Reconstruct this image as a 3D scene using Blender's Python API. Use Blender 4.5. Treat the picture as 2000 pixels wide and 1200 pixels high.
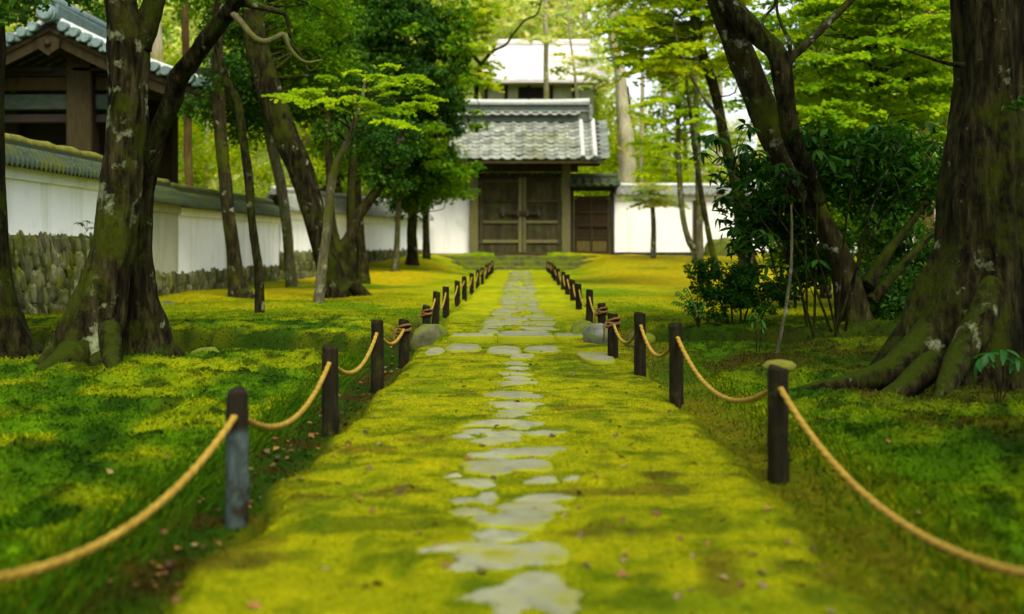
import bpy, math
import numpy as np
from mathutils import Vector, Matrix, Euler

# ------------------------------------------------------------------ scene, camera, light
S = bpy.context.scene
for o in list(bpy.data.objects):
    bpy.data.objects.remove(o)
COL = S.collection
F, CX, CY, CAMZ = 2400.0, 1017.0, 478.0, 0.89       # focal length in photo pixels, vanishing point, eye height

cam_d = bpy.data.cameras.new('camera')
cam = bpy.data.objects.new('camera', cam_d)
COL.objects.link(cam)
S.camera = cam
cam.location = (0, 0, CAMZ)
cam.rotation_euler = (math.radians(90), 0, 0)
cam_d.sensor_width = 36
cam_d.lens = F / 2000 * 36
cam_d.shift_x = (1000 - CX) / 2000
cam_d.shift_y = -(600 - CY) / 2000
cam_d.clip_start = 0.05
cam_d.clip_end = 2000
cam_d.dof.use_dof = True
cam_d.dof.focus_distance = 9.5
cam_d.dof.aperture_fstop = 1.8

W = bpy.data.worlds.new('World')
S.world = W
W.use_nodes = True
wn = W.node_tree
bg = wn.nodes['Background']
sky = wn.nodes.new('ShaderNodeTexSky')
sky.sky_type = 'NISHITA'
sky.sun_disc = False
SUN_EL, SUN_AZ = 56, 163          # elevation; azimuth clockwise from +Y (the light comes from behind, a little right)
sky.sun_elevation = math.radians(SUN_EL)
sky.sun_rotation = math.radians(SUN_AZ)
sky.air_density = 0.8
sky.dust_density = 4.0
sky.ozone_density = 0.3
bg.inputs['Strength'].default_value = 0.12
veil = wn.nodes.new('ShaderNodeHueSaturation')       # thin even cloud: the whole sky is paler
veil.inputs['Saturation'].default_value = 0.30
veil.inputs['Value'].default_value = 1.1
wn.links.new(sky.outputs[0], veil.inputs['Color'])
wn.links.new(veil.outputs[0], bg.inputs[0])

sun_d = bpy.data.lights.new('sun', 'SUN')
sun_d.energy = 1.5
sun_d.angle = math.radians(24)
sun_d.color = (1.0, 0.93, 0.76)
sun = bpy.data.objects.new('sun', sun_d)
COL.objects.link(sun)
az, el = math.radians(SUN_AZ), math.radians(SUN_EL)
sd = Vector((math.sin(az) * math.cos(el), math.cos(az) * math.cos(el), math.sin(el)))
sun.rotation_euler = (-sd).to_track_quat('-Z', 'Y').to_euler()
sun.location = (0, 0, 40)

S.view_settings.view_transform = 'Standard'
S.view_settings.look = 'None'
S.view_settings.gamma = 1
S.view_settings.use_curve_mapping = False
S.view_settings.exposure = 1.55
S.render.engine = 'CYCLES'
S.cycles.use_denoising = True
S.cycles.max_bounces = 8
S.cycles.diffuse_bounces = 4
S.cycles.glossy_bounces = 2
S.cycles.transmission_bounces = 4
S.cycles.sample_clamp_indirect = 6

# ------------------------------------------------------------------ numbers
rng = np.random.default_rng(11)
PERM = np.random.default_rng(5).random((64, 64, 64))


def P(x, y, d):
    return np.array([(x - CX) * d / F, d, CAMZ + (CY - y) * d / F])


def vnoise(p, scale=1.0):
    p = np.atleast_2d(np.asarray(p, float)) * scale
    if p.shape[1] == 2:
        p = np.column_stack([p, np.zeros(len(p))])
    i = np.floor(p).astype(int)
    f = p - i
    f = f * f * (3 - 2 * f)
    r = 0
    for dx in (0, 1):
        for dy in (0, 1):
            for dz in (0, 1):
                w = (f[:, 0] if dx else 1 - f[:, 0]) * (f[:, 1] if dy else 1 - f[:, 1]) * (f[:, 2] if dz else 1 - f[:, 2])
                r = r + w * PERM[(i[:, 0] + dx) % 64, (i[:, 1] + dy) % 64, (i[:, 2] + dz) % 64]
    return r


def fbm(p, scale=1.0, octv=4):
    a, s, t, n = 1.0, scale, 0.0, 0.0
    for k in range(octv):
        t = t + a * vnoise(np.asarray(p) + 7.3 * k, s)
        n += a
        a *= 0.5
        s *= 2.03
    return t / n


def smooth(a, b, x):
    t = np.clip((x - a) / (b - a), 0, 1)
    return t * t * (3 - 2 * t)


def catmull(pts, n):
    pts = np.asarray(pts, float)
    ext = np.vstack([2 * pts[0] - pts[1], pts, 2 * pts[-1] - pts[-2]])
    m = len(pts) - 1
    t = np.linspace(0, m - 1e-6, n)
    i = t.astype(int)
    u = (t - i)[:, None]
    a, b, c, d = ext[i], ext[i + 1], ext[i + 2], ext[i + 3]
    return 0.5 * (2 * b + (c - a) * u + (2 * a - 5 * b + 4 * c - d) * u ** 2 + (3 * b - a - 3 * c + d) * u ** 3)


# ------------------------------------------------------------------ objects
ORIG = {}


def link(o, parent=None, origin=(0, 0, 0)):
    COL.objects.link(o)
    origin = np.asarray(origin, float)
    if parent is not None:
        o.parent = parent
        o.location = origin - ORIG[parent.name]
    else:
        o.location = origin
    ORIG[o.name] = origin
    return o


def tag(o, label=None, cat=None, group=None, kind=None):
    if label:
        o['label'] = label
    if cat:
        o['category'] = cat
    if group:
        o['group'] = group
    if kind:
        o['kind'] = kind
    return o


def thing(name, label, cat, loc, group=None):
    o = bpy.data.objects.new(name, None)
    o.empty_display_size = 0.2
    link(o, None, loc)
    return tag(o, label, cat, group)


def mesh_np(name, V, Fc, m, smooth_=True, tint=None):
    V = np.asarray(V, np.float32)
    Fc = np.asarray(Fc, np.int32)
    k = Fc.shape[1]
    me = bpy.data.meshes.new(name)
    me.vertices.add(len(V))
    me.vertices.foreach_set('co', V.ravel())
    me.loops.add(Fc.size)
    me.loops.foreach_set('vertex_index', Fc.ravel())
    me.polygons.add(len(Fc))
    me.polygons.foreach_set('loop_start', np.arange(0, Fc.size, k, dtype=np.int32))
    me.polygons.foreach_set('use_smooth', np.full(len(Fc), smooth_, dtype=bool))
    me.update(calc_edges=True)
    if tint is not None:
        at = me.attributes.new('tint', 'FLOAT_COLOR', 'POINT')
        c = np.ones((len(V), 4), np.float32)
        c[:, :3] = tint
        at.data.foreach_set('color', c.ravel())
    if m is not None:
        me.materials.append(m)
    return me


def obj_np(name, V, Fc, m, parent=None, origin=None, smooth_=True, tint=None, kind=None):
    """one mesh object from world-space arrays"""
    if origin is None:
        origin = ORIG[parent.name] if parent is not None else (0, 0, 0)
    me = mesh_np(name, np.asarray(V, float) - np.asarray(origin, float), Fc, m, smooth_, tint)
    o = bpy.data.objects.new(name, me)
    link(o, parent, origin)
    return tag(o, kind=kind)


class MB:
    """collects boxes, prisms and tubes in world space, linked as one object"""

    def __init__(s):
        s.v, s.f = [], []

    def add(s, V, Fc):
        n = len(s.v)
        s.v += [tuple(map(float, p)) for p in V]
        s.f += [tuple(int(i) + n for i in f) for f in Fc]
        return s

    def box(s, x0, x1, y0, y1, z0, z1, fr=None, ch=0.0):
        if ch <= 0:
            V = [(x, y, z) for z in (z0, z1) for x, y in ((x0, y0), (x1, y0), (x1, y1), (x0, y1))]
            Fc = [(3, 2, 1, 0), (4, 5, 6, 7), (0, 1, 5, 4), (1, 2, 6, 5), (2, 3, 7, 6), (3, 0, 4, 7)]
        else:
            V, Fc = chbox(x0, x1, y0, y1, z0, z1, ch)
        if fr is not None:
            V = [fr(p) for p in V]
        return s.add(V, Fc)

    def sweep(s, pts, rad, n=8):
        V, Fc = sweep(pts, rad, n)
        return s.add(V, Fc)

    def build(s, name, m, parent=None, origin=None, smooth_=False, kind=None):
        if origin is None:
            origin = ORIG[parent.name] if parent is not None else (0, 0, 0)
        me = bpy.data.meshes.new(name)
        og = np.asarray(origin, float)
        me.from_pydata([tuple(np.asarray(p) - og) for p in s.v], [], s.f)
        me.materials.append(m)
        if smooth_:
            me.polygons.foreach_set('use_smooth', np.full(len(me.polygons), True))
        me.update()
        o = bpy.data.objects.new(name, me)
        link(o, parent, origin)
        return tag(o, kind=kind)


def chbox(x0, x1, y0, y1, z0, z1, c):
    """box with chamfered edges: 24 corners"""
    import bmesh
    bm = bmesh.new()
    bmesh.ops.create_cube(bm, size=1)
    for v in bm.verts:
        v.co = ((x0 + x1) / 2 + v.co.x * (x1 - x0), (y0 + y1) / 2 + v.co.y * (y1 - y0), (z0 + z1) / 2 + v.co.z * (z1 - z0))
    bmesh.ops.bevel(bm, geom=list(bm.edges), offset=c, segments=1, affect='EDGES')
    bm.verts.index_update()
    V = [tuple(v.co) for v in bm.verts]
    Fc = [tuple(v.index for v in f.verts) for f in bm.faces]
    bm.free()
    return V, Fc


def inst(me, name, parent, loc, rot=(0, 0, 0), sc=(1, 1, 1), mat3=None):
    """a piece sharing mesh data"""
    o = bpy.data.objects.new(name, me)
    link(o, parent, loc)
    if mat3 is not None:
        o.rotation_euler = Matrix(mat3).to_euler()
    else:
        o.rotation_euler = rot
    o.scale = sc
    return o


def frames(pts):
    pts = np.asarray(pts, float)
    T = np.gradient(pts, axis=0)
    T /= np.linalg.norm(T, axis=1)[:, None] + 1e-9
    up = np.array([1.0, 0, 0]) if abs(T[0][0]) < 0.8 else np.array([0, 0, 1.0])
    A = np.zeros_like(pts)
    a = up - T[0] * (up @ T[0])
    for i in range(len(pts)):
        a = a - T[i] * (a @ T[i])
        a /= np.linalg.norm(a) + 1e-9
        A[i] = a
    return T, A, np.cross(T, A)


def sweep(pts, rad, n=8, rmod=None, cap=True):
    """tube along pts; rmod(theta grid, t grid, P grid) multiplies the radius"""
    pts = np.asarray(pts, float)
    m = len(pts)
    rad = np.broadcast_to(np.asarray(rad, float), (m,))
    T, A, B = frames(pts)
    th = np.linspace(0, 2 * np.pi, n, endpoint=False)
    D = A[:, None, :] * np.cos(th)[None, :, None] + B[:, None, :] * np.sin(th)[None, :, None]
    R = np.repeat(rad[:, None], n, 1)
    if rmod is not None:
        t = np.linspace(0, 1, m)
        R = R * rmod(np.repeat(th[None], m, 0), np.repeat(t[:, None], n, 1), pts[:, None, :] + D * R[:, :, None], D)
    V = (pts[:, None, :] + D * R[:, :, None]).reshape(-1, 3)
    i, j = np.meshgrid(np.arange(m - 1), np.arange(n), indexing='ij')
    a = (i * n + j).ravel()
    b = (i * n + (j + 1) % n).ravel()
    Fc = np.column_stack([a, b, b + n, a + n])
    if cap:
        V = np.vstack([V, pts[0], pts[-1]])
        k0, k1 = m * n, m * n + 1
        # end caps as quads pairing neighbours (n is even)
        c0 = [((j + 2) % n, j + 1, j, k0) for j in range(0, n, 2)]
        c1 = [((m - 1) * n + j, (m - 1) * n + j + 1, (m - 1) * n + (j + 2) % n, k1) for j in range(0, n, 2)]
        Fc = np.vstack([Fc, c0, c1])
    return V, Fc.astype(int)


# ------------------------------------------------------------------ materials
def nd(nt, typ, **kw):
    n = nt.nodes.new(typ)
    for k, v in kw.items():
        setattr(n, k, v)
    return n


def base_mat(name):
    m = bpy.data.materials.new(name)
    m.use_nodes = True
    nt = m.node_tree
    return m, nt, nt.nodes['Principled BSDF'], nt.nodes['Material Output']


def noise_node(nt, scale, detail=5, rough=0.6, stretch=None, coord='pos'):
    n = nd(nt, 'ShaderNodeTexNoise')
    n.inputs['Scale'].default_value = scale
    n.inputs['Detail'].default_value = detail
    n.inputs['Roughness'].default_value = rough
    if coord == 'pos':
        src = nd(nt, 'ShaderNodeNewGeometry').outputs['Position']
    else:
        src = nd(nt, 'ShaderNodeTexCoord').outputs['Object']
    if stretch:
        mp = nd(nt, 'ShaderNodeMapping')
        mp.inputs['Scale'].default_value = stretch
        nt.links.new(src, mp.inputs[0])
        src = mp.outputs[0]
    nt.links.new(src, n.inputs['Vector'])
    return n.outputs['Fac']


def ramp(nt, fac, stops):
    r = nd(nt, 'ShaderNodeValToRGB')
    e = r.color_ramp.elements
    while len(e) < len(stops):
        e.new(0.5)
    for el_, (p, c) in zip(e, stops):
        el_.position = p
        el_.color = (*c, 1) if len(c) == 3 else c
    nt.links.new(fac, r.inputs[0])
    return r.outputs[0]


def mixc(nt, fac, a, b, mode='MIX'):
    x = nd(nt, 'ShaderNodeMix', data_type='RGBA', blend_type=mode)
    if hasattr(fac, 'links'):
        nt.links.new(fac, x.inputs[0])
    else:
        x.inputs[0].default_value = fac
    for s, i in ((a, 6), (b, 7)):
        if hasattr(s, 'links'):
            nt.links.new(s, x.inputs[i])
        else:
            x.inputs[i].default_value = (*s, 1)
    return x.outputs[2]


def mask(nt, fac, lo, hi):
    r = nd(nt, 'ShaderNodeMapRange')
    r.inputs[1].default_value = lo
    r.inputs[2].default_value = hi
    r.clamp = True
    nt.links.new(fac, r.inputs[0])
    return r.outputs[0]


def bump(nt, bsdf, h, dist, strength=0.6):
    b = nd(nt, 'ShaderNodeBump')
    b.inputs['Strength'].default_value = strength
    b.inputs['Distance'].default_value = dist
    nt.links.new(h, b.inputs['Height'])
    nt.links.new(b.outputs[0], bsdf.inputs['Normal'])


def surf(name, stops, scale, rough=0.85, bscale=None, bdist=0.01, stretch=None, coord='pos', moss=None, moss_lo=0.55, moss_hi=0.68,
         moss_scale=3.0, pale=None, pale_lo=.63, pale_hi=.7, pale_scale=5.0, rand=0.0, spec=0.3, pale_stretch=None):
    m, nt, b, out = base_mat(name)
    c = ramp(nt, noise_node(nt, scale, 6, 0.65, stretch, coord), stops)
    if pale:
        c = mixc(nt, mask(nt, noise_node(nt, pale_scale, 5, 0.65, pale_stretch, coord), pale_lo, pale_hi), c, pale)
    if moss:
        c = mixc(nt, mask(nt, noise_node(nt, moss_scale, 6, 0.7, None, coord), moss_lo, moss_hi), c, moss)
    if rand:
        oi = nd(nt, 'ShaderNodeObjectInfo')
        hs = nd(nt, 'ShaderNodeHueSaturation')
        mr = nd(nt, 'ShaderNodeMapRange')
        mr.inputs[3].default_value = 1 - rand
        mr.inputs[4].default_value = 1 + rand
        nt.links.new(oi.outputs['Random'], mr.inputs[0])
        nt.links.new(mr.outputs[0], hs.inputs['Value'])
        nt.links.new(c, hs.inputs['Color'])
        c = hs.outputs[0]
    nt.links.new(c, b.inputs['Base Color'])
    b.inputs['Roughness'].default_value = rough
    b.inputs['Specular IOR Level'].default_value = spec
    if bscale:
        bump(nt, b, noise_node(nt, bscale, 6, 0.65, stretch, coord), bdist)
    return m


def leaf_mat(name, cols, trans=0.45, rough=0.55, spec=0.3, isl=True):
    m, nt, b, out = base_mat(name)
    if isl:
        fac = nd(nt, 'ShaderNodeNewGeometry').outputs['Random Per Island']
    else:
        fac = nd(nt, 'ShaderNodeObjectInfo').outputs['Random']
    k = len(cols)
    c = ramp(nt, fac, [(i / max(k - 1, 1), col) for i, col in enumerate(cols)])
    c2 = mixc(nt, mask(nt, noise_node(nt, 1.1, 3), 0.38, 0.60), c, mixc(nt, 1.0, c, (0.45, 0.62, 0.6), 'MULTIPLY'))
    nt.links.new(c2, b.inputs['Base Color'])
    b.inputs['Roughness'].default_value = rough
    b.inputs['Specular IOR Level'].default_value = spec
    t = nd(nt, 'ShaderNodeBsdfTranslucent')
    g = mixc(nt, 1.0, c2, (1.5, 1.4, 0.5), 'MULTIPLY')
    nt.links.new(g, t.inputs[0])
    x = nd(nt, 'ShaderNodeMixShader')
    x.inputs[0].default_value = trans
    nt.links.new(b.outputs[0], x.inputs[1])
    nt.links.new(t.outputs[0], x.inputs[2])
    nt.links.new(x.outputs[0], out.inputs[0])
    return m


def tint_mat(name, fine=60.0, isl=False, rough=0.9, bscale=40.0, bdist=0.012, trans=0.0):
    m, nt, b, out = base_mat(name)
    a = nd(nt, 'ShaderNodeAttribute', attribute_name='tint')
    c = a.outputs['Color']
    c = mixc(nt, 1.0, c, ramp(nt, noise_node(nt, fine, 5, 0.7), [(0.3, (0.5, 0.55, 0.5)), (0.7, (1.35, 1.3, 1.2))]), 'MULTIPLY')
    c = mixc(nt, 1.0, c, ramp(nt, noise_node(nt, fine / 9, 4, 0.65), [(0.35, (0.68, 0.78, 0.7)), (0.65, (1.2, 1.14, 1.0))]), 'MULTIPLY')
    if isl:
        g = nd(nt, 'ShaderNodeNewGeometry')
        c = mixc(nt, 1.0, c, ramp(nt, g.outputs['Random Per Island'], [(0, (0.7, 0.75, 0.7)), (1, (1.25, 1.2, 1.0))]), 'MULTIPLY')
    nt.links.new(c, b.inputs['Base Color'])
    b.inputs['Roughness'].default_value = rough
    b.inputs['Specular IOR Level'].default_value = 0.03
    if bscale:
        bump(nt, b, noise_node(nt, bscale, 6, 0.7), bdist, 0.8)
    if trans:
        t = nd(nt, 'ShaderNodeBsdfTranslucent')
        nt.links.new(c, t.inputs[0])
        x = nd(nt, 'ShaderNodeMixShader')
        x.inputs[0].default_value = trans
        nt.links.new(b.outputs[0], x.inputs[1])
        nt.links.new(t.outputs[0], x.inputs[2])
        nt.links.new(x.outputs[0], out.inputs[0])
    return m


MOSSG = (0.075, 0.12, 0.006)
M = {}
M['ground'] = tint_mat('moss_ground', 55, bscale=45, bdist=0.02)
M['tuft'] = tint_mat('moss_tuft', 12, isl=True, bscale=None, trans=0.25)
M['bark_dark'] = surf('bark_dark', [(0.36, (0.0016, 0.0014, 0.0005)), (0.5, (0.009, 0.0078, 0.0024)), (0.70, (0.034, 0.030, 0.010))], 9, 0.95, 14, 0.16,
                      stretch=(2.2, 2.2, 0.4), moss=(0.020, 0.027, 0.001), moss_lo=0.49, moss_hi=0.63, moss_scale=2.6,
                      pale=(0.13, 0.145, 0.075), pale_lo=0.62, pale_hi=0.70, pale_scale=6, spec=.04)
M['bark_lichen'] = surf('bark_lichen', [(0.36, (0.002, 0.0017, 0.0006)), (0.5, (0.012, 0.010, 0.003)), (0.70, (0.042, 0.037, 0.013))], 9, 0.95, 14, 0.16,
                        stretch=(2.2, 2.2, 0.4), moss=(0.026, 0.034, 0.0015), moss_lo=0.49, moss_hi=0.62, moss_scale=2.4,
                        pale=(0.15, 0.175, 0.085), pale_lo=0.57, pale_hi=0.66, pale_scale=5.0, spec=.04)
M['bark_light'] = surf('bark_light', [(0.3, (0.03, 0.027, 0.011)), (0.55, (0.08, 0.074, 0.034)), (0.75, (0.15, 0.145, 0.08))], 8, 0.95, 20, 0.05,
                       stretch=(2, 2, 0.5), moss=(0.045, 0.056, 0.003), moss_lo=0.50, moss_hi=0.62, moss_scale=1.6,
                       pale=(0.22, 0.245, 0.155), pale_lo=0.56, pale_hi=0.66, pale_scale=5, spec=.04)
M['bark_mid'] = surf('bark_mid', [(0.32, (0.004, 0.0036, 0.0012)), (0.55, (0.017, 0.0145, 0.0045)), (0.75, (0.048, 0.043, 0.016))], 8, 0.95, 20, 0.06,
                     stretch=(2, 2, 0.5), moss=(0.032, 0.042, 0.0015), moss_lo=0.49, moss_hi=0.64, moss_scale=1.8,
                     pale=(0.17, 0.185, 0.11), pale_lo=0.60, pale_hi=0.69, pale_scale=5, spec=.04)
M['bark_cedar'] = surf('bark_cedar', [(0.3, (0.03, 0.017, 0.006)), (0.7, (0.10, 0.06, 0.022))], 6, 0.95, 14, 0.04, stretch=(4, 4, 0.3),
                       moss=(0.08, 0.08, 0.012), moss_lo=0.52, moss_hi=0.7, moss_scale=0.8, spec=.04)
M['bark_pale'] = surf('bark_pale', [(0.3, (0.14, 0.125, 0.065)), (0.7, (0.31, 0.29, 0.18))], 5, 0.95, 14, 0.03, stretch=(4, 4, 0.4), spec=.04,
                      moss=(0.13, 0.12, 0.012), moss_lo=0.48, moss_hi=0.64, moss_scale=.9)


def up_moss(m, col, lo=.30, hi=.62):
    """moss cushions on whatever faces upwards (roots, leaning trunks)"""
    nt = m.node_tree
    b = nt.nodes['Principled BSDF']
    src = b.inputs['Base Color'].links[0].from_socket
    sep = nd(nt, 'ShaderNodeSeparateXYZ')
    nt.links.new(nd(nt, 'ShaderNodeNewGeometry').outputs['True Normal'], sep.inputs[0])
    ad = nd(nt, 'ShaderNodeMath', operation='MULTIPLY_ADD')
    nt.links.new(noise_node(nt, 8, 5, .7), ad.inputs[0])
    ad.inputs[1].default_value = .7
    nt.links.new(sep.outputs[2], ad.inputs[2])
    nt.links.new(mixc(nt, mask(nt, ad.outputs[0], lo + .3, hi + .3), src, col), b.inputs['Base Color'])


for k_ in ('bark_dark', 'bark_lichen', 'bark_mid'):
    up_moss(M[k_], (0.018, 0.029, 0.0008), .45, .9)
M['wood_old'] = surf('wood_old', [(0.25, (0.012, 0.009, 0.003)), (0.55, (0.03, 0.022, 0.008)), (0.8, (0.058, 0.045, 0.018))], 7, 0.9, 25, 0.006,
                     stretch=(6, 6, 0.6), moss=(0.05, 0.052, 0.008), moss_lo=0.55, moss_hi=0.75, moss_scale=1.6, rand=0.25, spec=.1)
M['wood_grey'] = surf('wood_grey', [(0.25, (0.05, 0.046, 0.018)), (0.7, (0.115, 0.104, 0.045))], 7, 0.9, 25, 0.006, stretch=(6, 6, 0.6), rand=0.2,
                      moss=(0.10, 0.095, 0.012), moss_lo=0.5, moss_hi=0.7, moss_scale=1.5, spec=.1)
M['wood_red'] = surf('wood_red', [(0.25, (0.010, 0.0065, 0.0022)), (0.7, (0.036, 0.024, 0.008))], 7, 0.85, 25, 0.006, stretch=(6, 6, 0.6), rand=0.2, spec=.1)
M['wood_brown'] = surf('wood_brown', [(0.25, (0.008, 0.006, 0.002)), (0.7, (0.034, 0.026, 0.008))], 5, 0.85, 20, 0.006, stretch=(8, 8, 0.6), rand=0.12, spec=.1)
M['wood_gold'] = surf('wood_gold', [(0.25, (0.04, 0.031, 0.007)), (0.7, (0.085, 0.066, 0.016))], 5, 0.8, stretch=(6, 6, 0.6), spec=.1)
M['wood_post'] = surf('wood_post', [(0.25, (0.0025, 0.002, 0.0006)), (0.55, (0.010, 0.0082, 0.0025)), (0.8, (0.030, 0.025, 0.009))], 14, 0.9, 40, 0.01,
                      stretch=(3, 3, 0.5), moss=(0.026, 0.030, 0.003), moss_lo=0.56, moss_hi=0.70, moss_scale=7, spec=.08)
M['wood_post_blue'] = surf('wood_post_blue', [(0.25, (0.012, 0.016, 0.013)), (0.55, (0.035, 0.052, 0.046)), (0.8, (0.075, 0.11, 0.10))], 14, 0.85, 40, 0.01,
                           stretch=(3, 3, 0.5), moss=(0.012, 0.010, 0.004), moss_lo=0.5, moss_hi=0.60, moss_scale=7, spec=.1)
M['rope'] = surf('rope', [(0.3, (0.15, 0.092, 0.008)), (0.7, (0.27, 0.18, 0.026))], 30, 0.85, 120, 0.003, spec=.1)
M['rope_old'] = surf('rope_old', [(0.3, (0.06, 0.028, 0.007)), (0.7, (0.14, 0.075, 0.022))], 30, 0.85, 120, 0.003, spec=.1)
M['plaster'] = surf('plaster', [(0.25, (0.70, 0.73, 0.70)), (0.5, (0.78, 0.80, 0.78)), (0.8, (0.80, 0.81, 0.79))], 1.1, 0.9, 9, 0.004, spec=.1,
                    pale=(0.56, 0.60, 0.52), pale_lo=0.52, pale_hi=0.78, pale_scale=1.6, pale_stretch=(2.5, 2.5, .22), moss=(0.50, 0.54, 0.44), moss_lo=.60, moss_hi=.85, moss_scale=2.3)
M['plaster_warm'] = surf('plaster_warm', [(0.25, (0.56, 0.56, 0.51)), (0.5, (0.63, 0.62, 0.57)), (0.8, (0.67, 0.65, 0.60))], 1.1, 0.9, 9, 0.004, spec=.1,
                         pale=(0.47, 0.48, 0.40), pale_lo=0.52, pale_hi=0.78, pale_scale=1.4, pale_stretch=(2.5, 2.5, .22), moss=(0.42, 0.44, 0.33), moss_lo=.58, moss_hi=.8, moss_scale=1.5)
M['plaster_grey'] = surf('plaster_grey', [(0.25, (0.27, 0.29, 0.17)), (0.55, (0.38, 0.39, 0.27)), (0.8, (0.45, 0.45, 0.34))], 2.2, 0.9, 9, 0.004,
                            stretch=(1, 1, 0.3))  # greyer, darker plaster tone
M['mortar'] = surf('mortar', [(0.3, (0.006, 0.008, 0.003)), (0.7, (0.016, 0.02, 0.006))], 8, 0.95)
M['stone_wall'] = surf('stone_wall', [(0.25, (0.04, 0.048, 0.02)), (0.5, (0.095, 0.10, 0.045)), (0.75, (0.18, 0.165, 0.08))], 9, 0.9, 30, 0.01, rand=0.55,
                       moss=(0.06, 0.07, 0.004), moss_lo=0.45, moss_hi=0.60, moss_scale=3.2, coord='pos', spec=.1)
M['stone_path'] = surf('stone_path', [(0.25, (0.075, 0.082, 0.046)), (0.5, (0.135, 0.142, 0.084)), (0.75, (0.19, 0.195, 0.122))], 9, 0.85, 45, 0.004, rand=0.12, spec=.12,
                       moss=(0.11, 0.115, 0.002), moss_lo=0.50, moss_hi=0.66, moss_scale=4.5)
def stone_moss(m, col):
    nt = m.node_tree
    b = nt.nodes['Principled BSDF']
    src = b.inputs['Base Color'].links[0].from_socket
    a = nd(nt, 'ShaderNodeAttribute', attribute_name='rim')
    ad = nd(nt, 'ShaderNodeMath', operation='ADD')
    nt.links.new(a.outputs['Fac'], ad.inputs[0])
    nt.links.new(noise_node(nt, 17, 5, .7), ad.inputs[1])
    nt.links.new(mixc(nt, mask(nt, ad.outputs[0], .92, 1.10), src, col), b.inputs['Base Color'])


stone_moss(M['stone_path'], (0.13, 0.145, 0.001))
M['boulder'] = surf('boulder', [(0.3, (0.022, 0.024, 0.010)), (0.7, (0.085, 0.085, 0.035))], 7, 0.9, 25, 0.015, moss=(0.075, 0.10, 0.004), moss_lo=0.40, moss_hi=0.54,
                    moss_scale=4.0, spec=.1)
M['boulder_wet'] = surf('boulder_wet', [(0.3, (0.012, 0.015, 0.007)), (0.7, (0.12, 0.13, 0.085))], 6, 0.5, 25, 0.015, moss=(0.05, 0.075, 0.004), moss_lo=0.46, moss_hi=0.58,
                        moss_scale=5.0, spec=.5)
M['tile'] = surf('tile', [(0.25, (0.075, 0.085, 0.065)), (0.5, (0.14, 0.153, 0.12)), (0.8, (0.22, 0.23, 0.185))], 8, 0.6, 40, 0.003, rand=0.35, spec=0.2,
                 moss=(0.11, 0.115, 0.012), moss_lo=0.50, moss_hi=0.75, moss_scale=1.1)
M['tile_teal'] = surf('tile_teal', [(0.25, (0.05, 0.085, 0.075)), (0.7, (0.13, 0.185, 0.165))], 8, 0.6, 40, 0.003, rand=0.25, spec=0.2)
M['tile_grey'] = surf('tile_grey', [(0.25, (0.055, 0.07, 0.055)), (0.7, (0.14, 0.16, 0.13))], 8, 0.6, 40, 0.003, rand=0.3, spec=0.2)
M['wood_door'] = surf('wood_door', [(0.25, (0.015, 0.0125, 0.0045)), (0.55, (0.036, 0.031, 0.012)), (0.8, (0.068, 0.060, 0.027))], 7, 0.9, 25, 0.006, stretch=(6, 6, 0.5), rand=0.3, spec=.1,
                      moss=(0.07, 0.075, 0.015), moss_lo=0.55, moss_hi=0.75, moss_scale=1.2)
M['tile_deep'] = surf('tile_deep', [(0.25, (0.020, 0.028, 0.020)), (0.7, (0.055, 0.068, 0.05))], 8, 0.6, 40, 0.003, rand=0.3, spec=0.15)
M['tile_pale'] = surf('tile_pale', [(0.25, (0.24, 0.26, 0.22)), (0.7, (0.38, 0.39, 0.35))], 6, 0.6, spec=0.2, rand=0.1)
M['tile_dark'] = surf('tile_dark', [(0.25, (0.010, 0.020, 0.010)), (0.7, (0.035, 0.055, 0.03))], 8, 0.6, 40, 0.003, rand=0.25, spec=0.2,
                      moss=(0.045, 0.055, 0.002), moss_lo=0.46, moss_hi=0.60, moss_scale=3.0)
M['tile_moss'] = surf('tile_moss', [(0.25, (0.03, 0.042, 0.012)), (0.7, (0.11, 0.12, 0.05))], 6, 0.85, 40, 0.006, rand=0.2, spec=.1,
                      moss=(0.08, 0.085, 0.003), moss_lo=0.48, moss_hi=0.6, moss_scale=2.2)
M['moss_cap'] = surf('moss_cap', [(0.3, (0.035, 0.05, 0.002)), (0.7, (0.14, 0.13, 0.003))], 8, 0.95, 40, 0.012)
M['thatch'] = surf('thatch', [(0.25, (0.40, 0.37, 0.35)), (0.75, (0.56, 0.53, 0.51))], 3, 0.95, 25, 0.02, stretch=(1, 1, 4))
M['iron'] = surf('iron', [(0.3, (0.012, 0.012, 0.010)), (0.7, (0.04, 0.036, 0.03))], 20, 0.6)
M['dark_wood'] = surf('dark_wood', [(0.3, (0.005, 0.0035, 0.002)), (0.7, (0.016, 0.011, 0.005))], 6, 0.85, stretch=(3, 3, 1))
M['green_wood'] = surf('green_wood', [(0.3, (0.012, 0.02, 0.011)), (0.7, (0.03, 0.045, 0.025))], 6, 0.85, stretch=(1, 3, 3))
M['lf_ever'] = leaf_mat('leaf_evergreen', [(0.008, 0.034, 0.001), (0.018, 0.062, 0.0015), (0.035, 0.10, 0.002), (0.07, 0.15, 0.002)], 0.4, 0.6, 0.12)
M['lf_maple'] = leaf_mat('leaf_maple', [(0.12, 0.25, 0.001), (0.19, 0.32, 0.001), (0.26, 0.36, 0.001), (0.32, 0.37, 0.001)], 0.58, .7, .05)
M['lf_yellow'] = leaf_mat('leaf_yellow', [(0.17, 0.29, 0.001), (0.26, 0.36, 0.001), (0.34, 0.40, 0.003), (0.38, 0.36, 0.003)], 0.58, .7, .05)
M['lf_mid'] = leaf_mat('leaf_mid', [(0.03, 0.095, 0.001), (0.07, 0.17, 0.001), (0.13, 0.24, 0.0015), (0.21, 0.29, 0.0015)], 0.55, .65, .08)
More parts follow.
